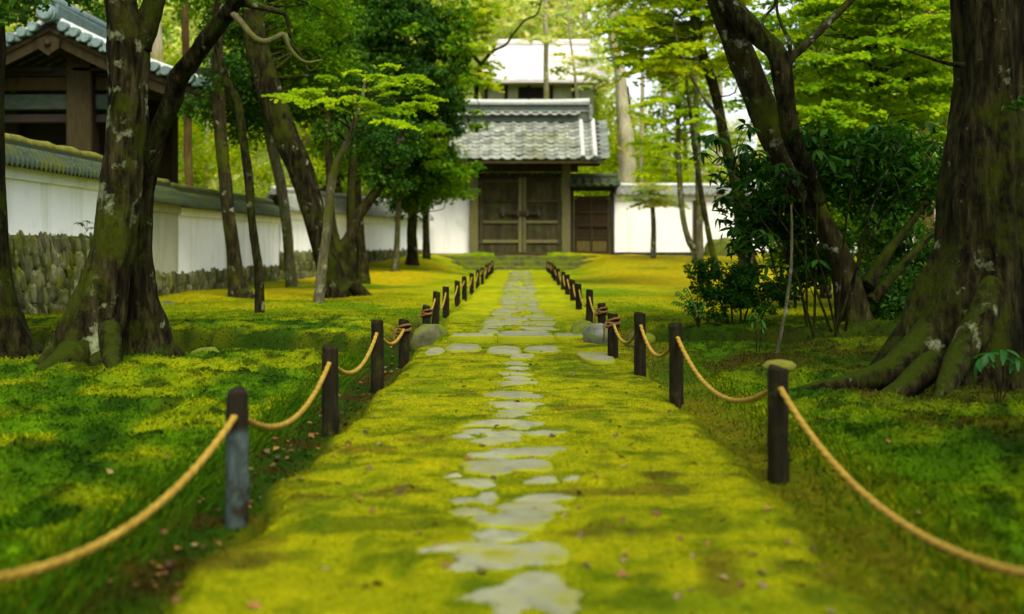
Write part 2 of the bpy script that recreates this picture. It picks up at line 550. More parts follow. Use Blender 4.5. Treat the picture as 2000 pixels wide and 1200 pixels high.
M['lf_far'] = leaf_mat('leaf_far', [(0.34, 0.42, 0.05), (0.48, 0.52, 0.10), (0.60, 0.60, 0.18), (0.56, 0.48, 0.16)], 0.5, .8, .03)  # far leaves paled to paint in haze and backlight
M['lf_big'] = leaf_mat('leaf_big', [(0.006, 0.030, 0.0012), (0.012, 0.048, 0.002), (0.026, 0.080, 0.002)], 0.3, 0.6, 0.07, isl=False)
M['lf_bigs'] = leaf_mat('leaf_big_inner', [(0.006, 0.028, 0.001), (0.013, 0.05, 0.002), (0.03, 0.095, 0.002)], 0.3, 0.6, 0.06)
M['lf_fresh'] = leaf_mat('leaf_fresh', [(0.02, 0.10, 0.008), (0.04, 0.15, 0.012)], 0.4, 0.5, 0.2, isl=False)
M['lf_dead'] = leaf_mat('leaf_dead', [(0.06, 0.018, 0.003), (0.13, 0.045, 0.006), (0.20, 0.09, 0.012), (0.035, 0.014, 0.004), (0.22, 0.15, 0.05)], 0.1, 0.8)


def top_dark(m, z0, z1, col):
    """the upper end of the post is darker wood"""
    nt = m.node_tree
    b = nt.nodes['Principled BSDF']
    src = b.inputs['Base Color'].links[0].from_socket
    sep = nd(nt, 'ShaderNodeSeparateXYZ')
    nt.links.new(nd(nt, 'ShaderNodeTexCoord').outputs['Object'], sep.inputs[0])
    nt.links.new(mixc(nt, mask(nt, sep.outputs[2], z0, z1), src, col), b.inputs['Base Color'])


top_dark(M['wood_post_blue'], 0.235, 0.27, (0.010, 0.007, 0.003))

# ------------------------------------------------------------------ ground
def gz(x, y):
    x = np.asarray(x, float)
    y = np.asarray(y, float)
    p = np.column_stack([x.ravel(), y.ravel()])
    ax = np.abs(x)
    near = 1 - smooth(11, 13, y)
    lawn = 0.01 - 0.01 * near + (fbm(p, 0.55, 3).reshape(x.shape) - 0.5) * 0.16 * smooth(1.2, 2.5, ax)
    cush = (0.32 - np.abs(fbm(p, 2.6, 4).reshape(x.shape) - 0.5) * 2.4) * (0.04 + 0.12 * near) * smooth(1.15, 1.7, ax)
    h = lawn + cush
    h = h + 0.04 * np.exp(-(((x + 3.0) / 1.5) ** 2 + ((y - 8.7) / 1.3) ** 2))
    h = h + 0.02 * np.exp(-(((x - 2.7) / 1.3) ** 2 + ((y - 7.8) / 1.2) ** 2))
    h = h + 0.10 * np.exp(-(((x - 2.2) / 0.8) ** 2 + ((y - 5.0) / 1.0) ** 2))
    gut = np.where(x < 0, 0.075, 0.035) * near + 0.02 * (1 - near)
    wv = (fbm(np.column_stack([p[:, 1], p[:, 1] * 0 + 5]), 1.1, 3).reshape(x.shape) - .5) * .3
    g = (1 - smooth(1.04 + wv, np.where(x < 0, 1.36, 1.3) + wv, ax))
    h = h * (1 - g) - gut * g
    yg = np.where(x < 0, 10.25 + 0.08 * np.sin(x * 2.1), 11.5 + 0.1 * np.sin(x * 2))
    gl = np.exp(-((y - yg) / 0.30) ** 4) * smooth(0.75, 1.0, ax) * (1 - smooth(5.2, 6.5, ax))
    h = h - 0.19 * gl + np.where(x < 0, 0.10, 0.06) * smooth(yg, yg + 0.25, y) * (1 - smooth(12.5, 17, y)) * smooth(1.05, 1.3, ax)
    h = np.where(ax < 0.92, np.minimum(h, -0.14), h)
    h = h + smooth(29, 42.4, y) * 0.5 * smooth(1.3, 3.2, ax) + smooth(42.2, 42.6, y) * 0.62 * (1 - smooth(1.3, 3.2, ax))
    side = smooth(3.0, 7.5, x) * (1 - smooth(0.2 * y + 2, 0.2 * y + 10, x))
    hill = np.maximum(0, y - 47) * 0.40 * (1 - 0.93 * side)
    hill = hill + smooth(28, 60, ax) * 9 * (1 - side)
    h = h + hill + (fbm(p, 0.12, 3).reshape(x.shape) - 0.5) * 2.0 * smooth(50, 65, y)
    return h


YEL, GRN, DEEP = np.array([0.150, 0.157, 0.0006]), np.array([0.042, 0.095, 0.0006]), np.array([0.010, 0.036, 0.0008])
GOLD, BRN = np.array([0.195, 0.158, 0.0008]), np.array([0.032, 0.020, 0.003])


def lerp(a, b, t):
    return a + (b - a) * np.asarray(t)[..., None]


def gtint(x, y):
    """colour of the different mosses that grow where, with some light and shade painted in"""
    p = np.column_stack([x, y])
    n1, n2, n3 = fbm(p, 0.8, 4), fbm(p + 31, 2.2, 4), fbm(p + 77, 4.5, 3)
    ax = np.abs(x)
    near = 1 - smooth(12, 16, y)
    c = lerp(np.broadcast_to(YEL, (len(x), 3)), GRN, smooth(0.42, 0.62, n1) * 0.8)
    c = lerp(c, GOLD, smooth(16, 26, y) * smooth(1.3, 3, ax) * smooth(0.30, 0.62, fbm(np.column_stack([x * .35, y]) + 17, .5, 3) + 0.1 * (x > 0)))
    gl = lerp(np.broadcast_to(GRN, (len(x), 3)), DEEP, smooth(0.40, 0.62, n2) * .65)
    gl = lerp(gl, YEL * .7 + GRN * .4, smooth(0.42, 0.60, fbm(p + 51, 1.7, 4)) * np.where(x < 0, 0.95, 0.4))
    gl = lerp(gl, DEEP * .55, smooth(0.54, 0.64, fbm(p * [1, .55] + 91, 7.5, 3)) * .8)
    sidew = smooth(1.1, 1.5, ax) * near
    c = lerp(c, gl, sidew)
    br = smooth(0.46, 0.6, n1 + 0.35 * np.exp(-(((x - 2.3) / 0.9) ** 2 + ((y - 4.9) / 1.0) ** 2)) - 0.06) * (x > 1.3) * near
    c = lerp(c, BRN, br * 0.7)
    c = c * (1 + .25 * smooth(14, 24, y))[:, None]  # lawn colour gets lighter with distance
    # path: yellow moss with green and worn places
    pw = (1 - smooth(0.85, 0.98, ax)) * (y < 40)
    pc = lerp(np.broadcast_to(YEL * 1.12, (len(x), 3)), GRN, smooth(0.46, 0.70, n2 * 0.5 + n1 * 0.5) * 0.55)
    pc = lerp(pc, DEEP, smooth(0.58, 0.72, n3) * 0.55 * near)
    pc = lerp(pc, GRN * .7, smooth(.55, .66, fbm(p + 61, 9, 3)) * .5 * near)
    pc = lerp(pc, BRN * 1.5, smooth(0.66, 0.76, fbm(p + 13, 3.1, 4)) * 0.6 * near)
    pc = pc * (1 + .28 * smooth(11, 16, y))[:, None]  # far path lightened: the stronger light there is painted into the moss colour
    c = lerp(c, pc, pw)
    gt = np.exp(-((ax - 1.06) / 0.19) ** 4) * near * np.where(x < 0, 0.95, 0.6)  # ditch: dark moss and soil, with its shade painted in
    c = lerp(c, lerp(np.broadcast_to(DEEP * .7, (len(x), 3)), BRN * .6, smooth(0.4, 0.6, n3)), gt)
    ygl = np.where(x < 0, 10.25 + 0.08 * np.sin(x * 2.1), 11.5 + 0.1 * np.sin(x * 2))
    c = lerp(c, DEEP * .45 + BRN * .12, np.exp(-((y - ygl - .12) / .34) ** 4) * smooth(.9, 1.1, ax) * (1 - smooth(5.2, 6.5, ax)) * .85)  # shade on the gully bank painted into the ground colour
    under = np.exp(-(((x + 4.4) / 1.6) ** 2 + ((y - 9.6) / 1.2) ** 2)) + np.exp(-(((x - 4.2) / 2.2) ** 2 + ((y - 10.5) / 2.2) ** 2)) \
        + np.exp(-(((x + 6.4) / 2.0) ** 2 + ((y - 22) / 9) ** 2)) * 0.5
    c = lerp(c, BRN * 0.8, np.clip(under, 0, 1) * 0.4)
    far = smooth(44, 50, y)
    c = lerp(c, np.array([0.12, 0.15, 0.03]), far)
    return c


def grid_mesh(name, xs, ys, zf, m, tf):
    X, Y = np.meshgrid(xs, ys)
    Z = zf(X, Y)
    V = np.column_stack([X.ravel(), Y.ravel(), Z.ravel()])
    nx, ny = len(xs), len(ys)
    i, j = np.meshgrid(np.arange(ny - 1), np.arange(nx - 1), indexing='ij')
    a = (i * nx + j).ravel()
    Fc = np.column_stack([a, a + 1, a + nx + 1, a + nx])
    return obj_np(name, V, Fc, m, tint=tf(V[:, 0], V[:, 1]))


xs = np.unique(np.round(np.concatenate([np.arange(-4.2, 4.2, 0.045), np.arange(-8, 8, 0.12), np.arange(-25, 25, 0.6), np.arange(-140, 141, 5)]), 3))
ys = np.unique(np.round(np.concatenate([np.arange(1.6, 12.6, 0.05), np.arange(12.6, 45, 0.16), np.arange(45, 80, 0.8), np.arange(80, 220, 5), np.arange(-12, 1.6, 0.5)]), 3))
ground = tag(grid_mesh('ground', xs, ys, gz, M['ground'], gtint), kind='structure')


def pz(x, y):
    p = np.column_stack([np.ravel(x), np.ravel(y)])
    n = (fbm(p, 3.5, 4).reshape(np.shape(x)) - 0.5) * 0.035 + (fbm(p + 9, 11, 3).reshape(np.shape(x)) - 0.5) * 0.014
    wob = (fbm(p + 21, 1.6, 4).reshape(np.shape(x)) - 0.5) * 0.30
    e = np.abs(x) + wob
    wid = 0.88 - 0.06 * smooth(10.5, 12, y)
    h = n + 0.055 * smooth(11.12, 11.15, y)
    return h - np.where(x < 0, 0.19, 0.17) * smooth(wid - 0.10, wid + np.where(x < 0, .10, .2), e) ** 1.6


pxs = np.linspace(-1.08, 1.08, 88)
pys = np.concatenate([np.arange(0.2, 12.5, 0.04), np.arange(12.5, 40.35, 0.13)])
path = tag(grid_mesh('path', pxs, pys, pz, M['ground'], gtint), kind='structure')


# ---- stones let into the path
def flat_stone(name, outline, th, dome=0.006):
    """slab from a closed outline (n,2) centred on 0: chamfered rim, slightly domed top; rim says how far moss may creep in"""
    n = len(outline)
    o = np.asarray(outline)
    V = [(x, y, -th) for x, y in o]
    for s_, z in ((1.0, -.010), (.95, -.002), (.82, .001), (.45, dome)):
        V += [(x * s_, y * s_, z + (.002 * math.sin(31 * x + 17 * y) if s_ < .9 else 0)) for x, y in o]
    V.append((0, 0, dome))
    Fc = []
    for k in range(4):
        for i in range(n):
            j = (i + 1) % n
            Fc.append((k * n + i, k * n + j, (k + 1) * n + j, (k + 1) * n + i))
    for i in range(n):
        Fc.append((4 * n + i, 4 * n + (i + 1) % n, 5 * n))
    me = bpy.data.meshes.new(name)
    me.from_pydata(V, [], Fc)
    me.materials.append(M['stone_path'])
    me.polygons.foreach_set('use_smooth', [True] * len(me.polygons))
    at = me.attributes.new('rim', 'FLOAT', 'POINT')
    at.data.foreach_set('value', np.concatenate([np.full(n, .9), np.full(n, .74), np.full(n, .60), np.full(n, .40), np.full(n, .16), [.1]]).astype(np.float32))
    return me


def blob(n, w, l, seed, wob=0.22, sq=2.3):
    r_ = np.random.default_rng(seed)
    th = np.linspace(0, 2 * np.pi, n, endpoint=False)
    r = (np.abs(np.cos(th)) ** sq + np.abs(np.sin(th)) ** sq) ** (-1 / sq)
    for k in range(2, 8):
        r = r * (1 + wob / k * np.sin(k * th + r_.random() * 6.28))
    return np.column_stack([np.cos(th) * r * w / 2, np.sin(th) * r * l / 2])


def path_stone(me, x, y, rz=0.0, dz=0.0, sc=(1, 1, 1)):
    z = float(pz(np.array([x]), np.array([y]))[0]) + dz
    return inst(me, 'stepping_stone', path, (x, y, z), (rng.normal(0, .01), rng.normal(0, .01), rz), sc)


# near stones: photo centre, half width, top and bottom edge
NEAR = [(1028, 140, 1132, 1222), (985, 125, 1062, 1120), (905, 62, 1063, 1088), (968, 46, 1030, 1062), (1008, 82, 1004, 1036), (1040, 72, 985, 1006), (1060, 48, 966, 984),
        (915, 38, 993, 1008), (950, 26, 962, 984), (930, 40, 938, 956), (1058, 34, 934, 948), (986, 74, 898, 932), (1028, 70, 872, 896), (972, 58, 880, 898),
        (905, 28, 972, 981), (975, 60, 855, 872), (1060, 34, 841, 853), (935, 38, 836, 850), (990, 55, 840, 853), (965, 52, 822, 836), (1022, 40, 824, 838),
        (902, 24, 850, 858), (1000, 42, 806, 815), (1005, 60, 782, 798), (990, 46, 765, 778), (1035, 34, 771, 779), (1003, 36, 798, 805),
        (1008, 34, 746, 755), (1010, 30, 737, 744), (1005, 30, 728, 735), (1012, 28, 716, 725), (1006, 24, 707, 714), (1115, 14, 932, 940), (885, 16, 925, 931)]
for k, (cx_, hw, y0, y1) in enumerate(NEAR):
    d0, d1 = CAMZ * F / (y0 - CY), CAMZ * F / (y1 - CY)
    d = (d0 + d1) / 2
    me = flat_stone('stepping_stone', blob(30, 2.25 * hw * d / F, (d0 - d1) * .94, 100 + k, .36), 0.05)
    path_stone(me, (cx_ - CX) * d / F, d, 0, 0.004)
# stones lying before the crossing slabs
for k, (cx_, hw, y0, y1) in enumerate([(985, 36, 678, 694), (1058, 36, 677, 689), (905, 34, 674, 690), (850, 20, 682, 694), (1165, 34, 690, 712), (1020, 26, 694, 703)]):
    d0, d1 = CAMZ * F / (y0 - CY), CAMZ * F / (y1 - CY)
    d = (d0 + d1) / 2
    path_stone(flat_stone('stepping_stone', blob(16, 2 * hw * d / F, d0 - d1, 200 + k, 0.15, 3), 0.06), min(0.74, max(-0.72, (cx_ - CX) * d / F)), d, 0, 0.012)


def rect(w, l, seed, jit=0.04):
    r_ = np.random.default_rng(seed)
    pts = []
    for (a, b) in ((-1, -1), (0, -1), (1, -1), (1, 0), (1, 1), (0, 1), (-1, 1), (-1, 0)):
        pts.append((a * w / 2 + r_.normal(0, jit * w), b * l / 2 + r_.normal(0, jit * l)))
    return np.array(pts)


for k, (x, w, y, l) in enumerate([(-0.44, 0.42, 11.33, 0.38), (0.04, 0.52, 11.36, 0.44), (0.50, 0.36, 11.34, 0.40)]):
    z = 0.062
    inst(flat_stone('crossing_slab', rect(w, l, 300 + k), 0.11, 0.002), 'crossing_slab', path, (x, y, z), (0, 0, rng.normal(0, .02)))
# flagstones of the far strip
variants = [flat_stone('flagstone', rect(1, 1, 400 + k, 0.07), 0.04, 0.004) for k in range(6)]
y = 11.75
k = 0
while y < 38.5:
    l = rng.uniform(0.32, 0.6)
    half = 0.42 - 0.12 * float(smooth(11.5, 16, y)) + rng.uniform(-.05, .05)
    n = 2 if rng.random() < .6 else 3
    cuts = np.concatenate([[-half], np.sort(rng.uniform(-half * .5, half * .5, n - 1)), [half]])
    for i in range(n):
        w = cuts[i + 1] - cuts[i] - 0.02
        if w < 0.1 or rng.random() < .10:
            continue
        x = (cuts[i] + cuts[i + 1]) / 2 - 0.02
        z = float(pz(np.array([x]), np.array([y]))[0]) + 0.008
        inst(variants[k % 6], 'flagstone', path, (x, y + rng.uniform(-.04, .04), z), (0, 0, rng.normal(0, .05)), (w, l * rng.uniform(.85, .97), 1))
        k += 1
    y += l

# ---- moss tufts (nobody could count them)
def tufts(name, n, xf, zf, y0, y1, h, w, seed, xlim):
    r_ = np.random.default_rng(seed)
    y = y0 * (y1 / y0) ** r_.random(n)
    x = xf(r_, y, n)
    ok = (x > xlim[0]) & (x < xlim[1])
    x, y = x[ok], y[ok]
    n = len(x)
    z = zf(x, y)
    keep = np.ones(n, bool) if h < .01 else ~((np.abs(np.abs(x) - 1.07) < .14) & (r_.random(n) < .7) & (y < 11))
    x, y, z = x[keep], y[keep], z[keep]
    n = len(x)
    a = r_.random(n) * 6.283
    hh = h * (0.5 + r_.random(n)) * (0.7 + 0.5 * fbm(np.column_stack([x, y]), 6, 2))
    ww = w * (0.6 + 0.8 * r_.random(n))
    lean = r_.normal(0, .75, (n, 2)) * hh[:, None]
    ca, sa = np.cos(a) * ww / 2, np.sin(a) * ww / 2
    V = np.stack([np.column_stack([x - ca, y - sa, z - .004]), np.column_stack([x + ca, y + sa, z - .004]),
                  np.column_stack([x + lean[:, 0], y + lean[:, 1], z + hh])], 1).reshape(-1, 3)
    Fc = np.arange(3 * n).reshape(-1, 3)
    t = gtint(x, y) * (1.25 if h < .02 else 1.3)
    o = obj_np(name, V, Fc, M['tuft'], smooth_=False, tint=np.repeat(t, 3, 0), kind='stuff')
    o['label'] = {'path_moss': 'short yellow moss sprouting all over the path', 'lawn_moss': 'tufted green moss carpet on both sides of the path'}[name]
    o['category'] = 'moss'
    return o


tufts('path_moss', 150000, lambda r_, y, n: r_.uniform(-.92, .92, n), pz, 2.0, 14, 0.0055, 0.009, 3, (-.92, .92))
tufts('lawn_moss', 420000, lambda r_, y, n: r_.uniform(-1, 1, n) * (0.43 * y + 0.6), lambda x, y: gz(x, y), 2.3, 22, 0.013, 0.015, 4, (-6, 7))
# remove lawn tufts under the path
lm = bpy.data.objects['lawn_moss'].data
co = np.empty(len(lm.vertices) * 3, np.float32)
lm.vertices.foreach_get('co', co)
co = co.reshape(-1, 3, 3)
inside = np.abs(co[:, :, 0].mean(1)) < 0.93
co[inside, :, 2] -= 0.3
lm.vertices.foreach_set('co', co.ravel())

# ---- longer grass hanging into the ditch on the left
n = 9000
yy = 2.0 * (9.8 / 2.0) ** rng.random(n)
xx = np.where(rng.random(n) < .75, -1.27 + rng.normal(0, .07, n), 1.24 + rng.normal(0, .09, n))
zz = gz(xx, yy) - .01
hh = rng.uniform(.03, .085, n)
a = rng.random(n) * 6.283
lx, ly = np.where(xx < 0, .6, -.3) * hh + rng.normal(0, .4, n) * hh, rng.normal(0, .5, n) * hh
V = np.stack([np.column_stack([xx - .004 * np.cos(a), yy - .004 * np.sin(a), zz]), np.column_stack([xx + .004 * np.cos(a), yy + .004 * np.sin(a), zz]), np.column_stack([xx + lx, yy + ly, zz + hh])], 1).reshape(-1, 3)
gcol = lerp(np.broadcast_to(DEEP * 1.6, (n, 3)), GRN, rng.random(n) * .6)
o = obj_np('ditch_grass', V, np.arange(3 * n).reshape(-1, 3), M['tuft'], smooth_=False, tint=np.repeat(gcol, 3, 0), kind='stuff')
o['label'], o['category'] = 'longer dark grass fringing the ditch beside the rope posts', 'grass'

# ---- fallen leaves
def kites(c, nrm, size, asp=0.5, fold=0.12, r_=rng):
    n = len(c)
    nrm = nrm / (np.linalg.norm(nrm, axis=1)[:, None] + 1e-9)
    t = r_.normal(size=(n, 3))
    t -= nrm * (t * nrm).sum(1)[:, None]
    t /= np.linalg.norm(t, axis=1)[:, None] + 1e-9
    b = np.cross(nrm, t)
    s = np.broadcast_to(size, (n,))[:, None]
    V = np.stack([c - t * s * .5, c + b * s * asp * .5 + nrm * s * fold - t * s * .08, c + t * s * .5 - nrm * s * .05, c - b * s * asp * .5 + nrm * s * fold - t * s * .08], 1).reshape(-1, 3)
    return V, np.arange(4 * n).reshape(-1, 4)


n = 460
yy = 2.3 * (13 / 2.3) ** rng.random(n)
xx = np.where(rng.random(n) < .45, rng.uniform(-.9, .9, n), np.where(rng.random(n) < .65, -1.05 + rng.normal(0, .09, n), rng.uniform(-3.5, 3.5, n)))
on = np.abs(xx) < .9
zz = np.where(on, pz(xx, yy), gz(xx, yy) + .012) + .006
V, Fc = kites(np.column_stack([xx, yy, zz]), np.column_stack([rng.normal(0, .35, (n, 2)), np.ones(n)]), rng.uniform(.02, .045, n), 0.75)
o = obj_np('fallen_leaves', V, Fc, M['lf_dead'], smooth_=False, kind='stuff')
o['label'], o['category'] = 'brown and orange fallen leaves scattered over the moss', 'leaves'

# ------------------------------------------------------------------ rope posts
def post_mesh(seed, h, r, m):
    r_ = np.random.default_rng(seed)
    zs = np.array([-0.15, -0.05, 0.04, 0.12, 0.2, 0.27, 0.32, h - 0.012, h - 0.003, h])
    zs = np.concatenate([np.linspace(-0.15, h - 0.012, 10), [h - 0.004, h]])
    pts = np.column_stack([r_.normal(0, .0012, 12), r_.normal(0, .0012, 12), zs])
    rad = r * np.concatenate([np.linspace(1.06, 1.0, 10), [0.985, 0.93]])
    ph = r_.random() * 6
    V, Fc = sweep(pts, rad, 28, lambda th, t, p, D: 1 + .03 * np.sin(3 * th + ph) + .02 * np.sin(7 * th + 2 * ph) + .10 * (vnoise(p.reshape(-1, 3) * [45, 45, 7] + seed).reshape(th.shape) - .5))
    return mesh_np('rope_post', V, Fc, m, False)


PM = [post_mesh(k, 0.378, 0.040, M['wood_post']) for k in range(4)]
PMB = post_mesh(9, 0.378, 0.037, M['wood_post_blue'])


def post(x, d, ztop, label, me=None, k=0, lean=(0, 0)):
    me = me or PM[k % 4]
    o = bpy.data.objects.new('rope_post', me)
    link(o, None, (x, d, ztop - 0.378))
    o.rotation_euler = (lean[0], lean[1], k * 1.3)
    tag(o, label, 'post', 'rope posts along the moss path')
    return np.array([x, d, ztop - 0.065])


LN = [post(-1.10, 2.1, .375, 'weathered rope post at the left path edge, in front of the blue-grey one', k=0),
      post((463 - CX) * 4.21 / F, 4.21, .378, 'blue-grey weathered rope post with dark top, left of the path', PMB, 1),
      post((645 - CX) * 6.21 / F, 6.21, .37, 'dark rope post on the left, between the blue-grey post and a taller-looking pair', k=2),
      post((737 - CX) * 8.0 / F, 8.0, .39, 'dark rope post on the left just before the wrapped end post', k=3),
      post((789 - CX) * 9.6 / F, 9.6, .30, 'end post on the left wrapped in old rope, in front of the mossy boulder', k=0)]
RN = [post(1.12, 2.1, .375, 'dark rope post at the right path edge, in front of all others', k=1),
      post((1520 - CX) * 4.78 / F, 4.78, .41, 'thick brown rope post on the right, in front of a moss-topped stump', k=2),
      post((1321 - CX) * 7.12 / F, 7.12, .43, 'brown rope post on the right with a wide rope loop either side', k=3, lean=(0, .02)),
      post((1250 - CX) * 8.38 / F, 8.38, .42, 'narrow dark rope post on the right beside the wrapped end post', k=0),
      post((1197 - CX) * 9.62 / F, 9.62, .35, 'end post on the right wrapped in old rope, beside the pale-topped boulder', k=1, lean=(0, -.04))]
LF = [post((833 - CX) * 12.3 / F, 12.3, .275, 'short stub post on the left bound with old rope, behind the mossy boulder', k=2)]
RF = [post((1175 - CX) * 12.1 / F, 12.1, .305, 'stub post on the right bound with old rope, behind the pale-topped boulder', k=3)]
ORD = ['first', 'second', 'third', 'fourth', 'fifth', 'sixth', 'seventh', 'eighth', 'ninth', 'tenth']
ldist = [13.4, 15.2, 18.0, 20.3, 22.8, 25.6, 28.6, 31.8, 35.0, 38.6]
rdist = [13.6, 15.8, 18.3, 20.6, 23.0, 25.8, 28.8, 31.8, 35.2, 38.6]
for i, d in enumerate(ldist):
    x = -0.93 + 0.06 * i / 9 + rng.normal(0, .012)
    LF.append(post(x, d, .36 + .03 * (rng.random() - .5), f'{ORD[i]} slim rope post past the bound stub on the left path edge', k=i, lean=(rng.normal(0, .015), .05 if i == 0 else rng.normal(0, .02))))
for i, d in enumerate(rdist):
    x = 0.74 + 0.12 * i / 9 + rng.normal(0, .012)
    RF.append(post(x, d, .375 + .03 * (rng.random() - .5), f'{ORD[i]} slim rope post past the bound stub on the right path edge', k=i, lean=(rng.normal(0, .015), rng.normal(0, .02))))


def rope(posts_, label, sags, m, r=0.011, ends=()):
    t = thing('barrier_rope', label, 'rope', posts_[0], 'ropes strung between the posts')
    pts, marks = [], []
    for i in range(len(posts_) - 1):
        a, b = posts_[i], posts_[i + 1]
        n = 26 if a[1] < 10 else 12
        u = np.linspace(0, 1, n, endpoint=False)
        sp = a + (b - a) * u[:, None]
        sp[:, 2] -= sags[i % len(sags)] * 4 * u * (1 - u)
        pts.append(sp)
    pts.append(posts_[-1][None])
    pts = np.vstack(pts)
    L = np.concatenate([[0], np.cumsum(np.linalg.norm(np.diff(pts, axis=0), axis=1))])
    n = int(L[-1] / (0.0055 if L[-1] < 12 else .05))
    s = np.linspace(0, L[-1], n)
    pp = np.column_stack([np.interp(s, L, pts[:, k]) for k in range(3)])
    tw = L[-1] / 0.07

    def rm(th, tt, p, D):
        return 1 + .13 * np.cos(3 * th + tt * tw * 6.283)
    V, Fc = sweep(pp, r, 18 if L[-1] < 12 else 8, rm if L[-1] < 12 else None)
    obj_np('cord', V, Fc, m, t)
    for e in ends:
        p = posts_[e]
        mb = MB()
        th = np.linspace(0, 6.283 * 3.2, 60)
        mb.sweep(np.column_stack([p[0] + .052 * np.cos(th), p[1] + .052 * np.sin(th), p[2] - .03 + .022 * th / 6.283 - .012 + .01 * np.sin(th * 1.5)]), .010, 8)
        mb.sweep(np.array([p + [-.05, -.03, .0], p + [-.075, -.05, -.03], p + [-.07, -.05, -.09], p + [-.08, -.045, -.15]]), .008, 6)
        mb.build('knot', M['rope_old'], t, smooth_=True)
    return t


rope(LN, 'golden rope drooping between the near posts left of the path', [.165, .16, .15, .10], M['rope'], ends=(-1,))
rope(RN, 'golden rope drooping between the near posts right of the path', [.215, .19, .17, .15], M['rope'], ends=(-1,))
rope(LF, 'pale rope threading the slim posts left of the far path', [.06, .16, .15], M['rope'], .010, ends=(0,))
rope(RF, 'pale rope threading the slim posts right of the far path', [.12, .16, .15], M['rope'], .010, ends=(0,))


# ------------------------------------------------------------------ boulders
def boulder(name, label, cat, c, size, seed, m=None, group=None):
    n, k = 20, 13
    th = np.linspace(0, 2 * np.pi, n, endpoint=False)
    ph = np.linspace(0.02, np.pi - .02, k)
    T, Q = np.meshgrid(th, ph)
    U = np.stack([np.sin(Q) * np.cos(T), np.sin(Q) * np.sin(T), np.cos(Q)], -1).reshape(-1, 3)
    r = 0.72 + 0.6 * fbm(U + seed * 3.1, 1.4, 3)
    U2 = np.sign(U) * np.abs(U) ** 0.8
    V = U2 * r[:, None] * np.asarray(size) / 2 + np.asarray(c)
    i, j = np.meshgrid(np.arange(k - 1), np.arange(n), indexing='ij')
    a, b = (i * n + j).ravel(), (i * n + (j + 1) % n).ravel()
    Fc = np.column_stack([a, a + n, b + n, b])
    o = obj_np(name, V, Fc, m or M['boulder'], None, c)
    return tag(o, label, cat, group)


boulder('boulder', 'dark mossy boulder at the left end of the crossing slabs', 'rock', (-0.84, 11.3, 0.0), (.34, .32, .31), 1)
boulder('boulder', 'round boulder with pale wet top right of the crossing slabs', 'rock', (0.70, 11.2, 0.04), (.28, .30, .27), 2, M['boulder_wet'])
boulder('boulder', 'moss covered hump beside the pale-topped boulder', 'rock', (0.60, 11.55, 0.03), (.26, .28, .26), 3)
boulder('boulder', 'rounded yellowish stone at the foot of the reddish trunk base', 'rock', P(404, 700, 9.6), (.22, .2, .17), 4)
boulder('boulder', 'flatter yellowish stone in front of the rounded one by the trunk', 'rock', P(385, 716, 9.1), (.2, .16, .10), 5)
boulder('boulder', 'grey pointed rock leaning against the right white wall', 'rock', (6.9, 41.6, .55), (1.3, .9, 1.2), 6)
boulder('boulder', 'pale block stone at the foot of the greyish wall', 'rock', P(318, 598, 18.2), (.42, .3, .16), 7)
boulder('boulder', 'small stone in the gully behind the narrow rope post', 'rock', (1.10, 11.3, 0.0), (.26, .24, .16), 8)
st = thing('mossy_stump', 'low stump capped with bright yellow moss behind the thick brown post', 'stump', (1.115, 5.3, .0))
V, Fc = sweep(np.array([[1.115, 5.3, -.1], [1.115, 5.3, .1], [1.115, 5.3, .35]]), [.04, .03, .03], 14)
obj_np('stump', V, Fc, M['wood_post'], st)
V, Fc = sweep(np.array([[1.115, 5.3, .345], [1.115, 5.3, .352], [1.115, 5.3, .37], [1.115, 5.3, .386], [1.115, 5.3, .392]]), [.05, .072, .074, .055, .02], 18,
              lambda th, t, p, D: 1 + .35 * (fbm(p.reshape(-1, 3), 22, 3).reshape(th.shape) - .5))
obj_np('moss_cap', V, Fc, M['moss_cap'], st)
boulder('boulder', 'moss covered stone low on the ground at the far left roots', 'rock', P(70, 752, 8.1), (.5, .3, .14), 10)

# ------------------------------------------------------------------ white walls with tiled caps
def wall_frame(p0, p1):
    p0, p1 = np.array([*p0, 0.0]), np.array([*p1, 0.0])
    L = np.linalg.norm(p1 - p0)
    u = (p1 - p0) / L
    n = np.array([u[1], -u[0], 0])
    return (lambda p: p0 + u * p[0] + n * p[1] + np.array([0, 0, p[2]])), L, u, n


def sliver(seed):
    r_ = np.random.default_rng(seed)
    V = []
    for zc, k in ((-.5, .75), (-.25, 1.0), (.25, .92), (.5, .55)):
        for i in range(6):
            a = i * math.pi / 3 + .3
            V.append((math.cos(a) * .5 * k * (1 + r_.normal(0, .22)), math.sin(a) * .5 * k * (1 + r_.normal(0, .1)), zc + r_.normal(0, .05)))
    Fc = [tuple(range(5, -1, -1)), tuple(range(18, 24))]
    for k in range(3):
        for i in range(6):
            j = (i + 1) % 6
            Fc.append((k * 6 + i, k * 6 + j, k * 6 + 6 + j, k * 6 + 6 + i))
    me = bpy.data.meshes.new('stone')
    me.from_pydata(V, [], Fc)
    me.materials.append(M['stone_wall'])
    return me


SLIV = [sliver(k) for k in range(8)]


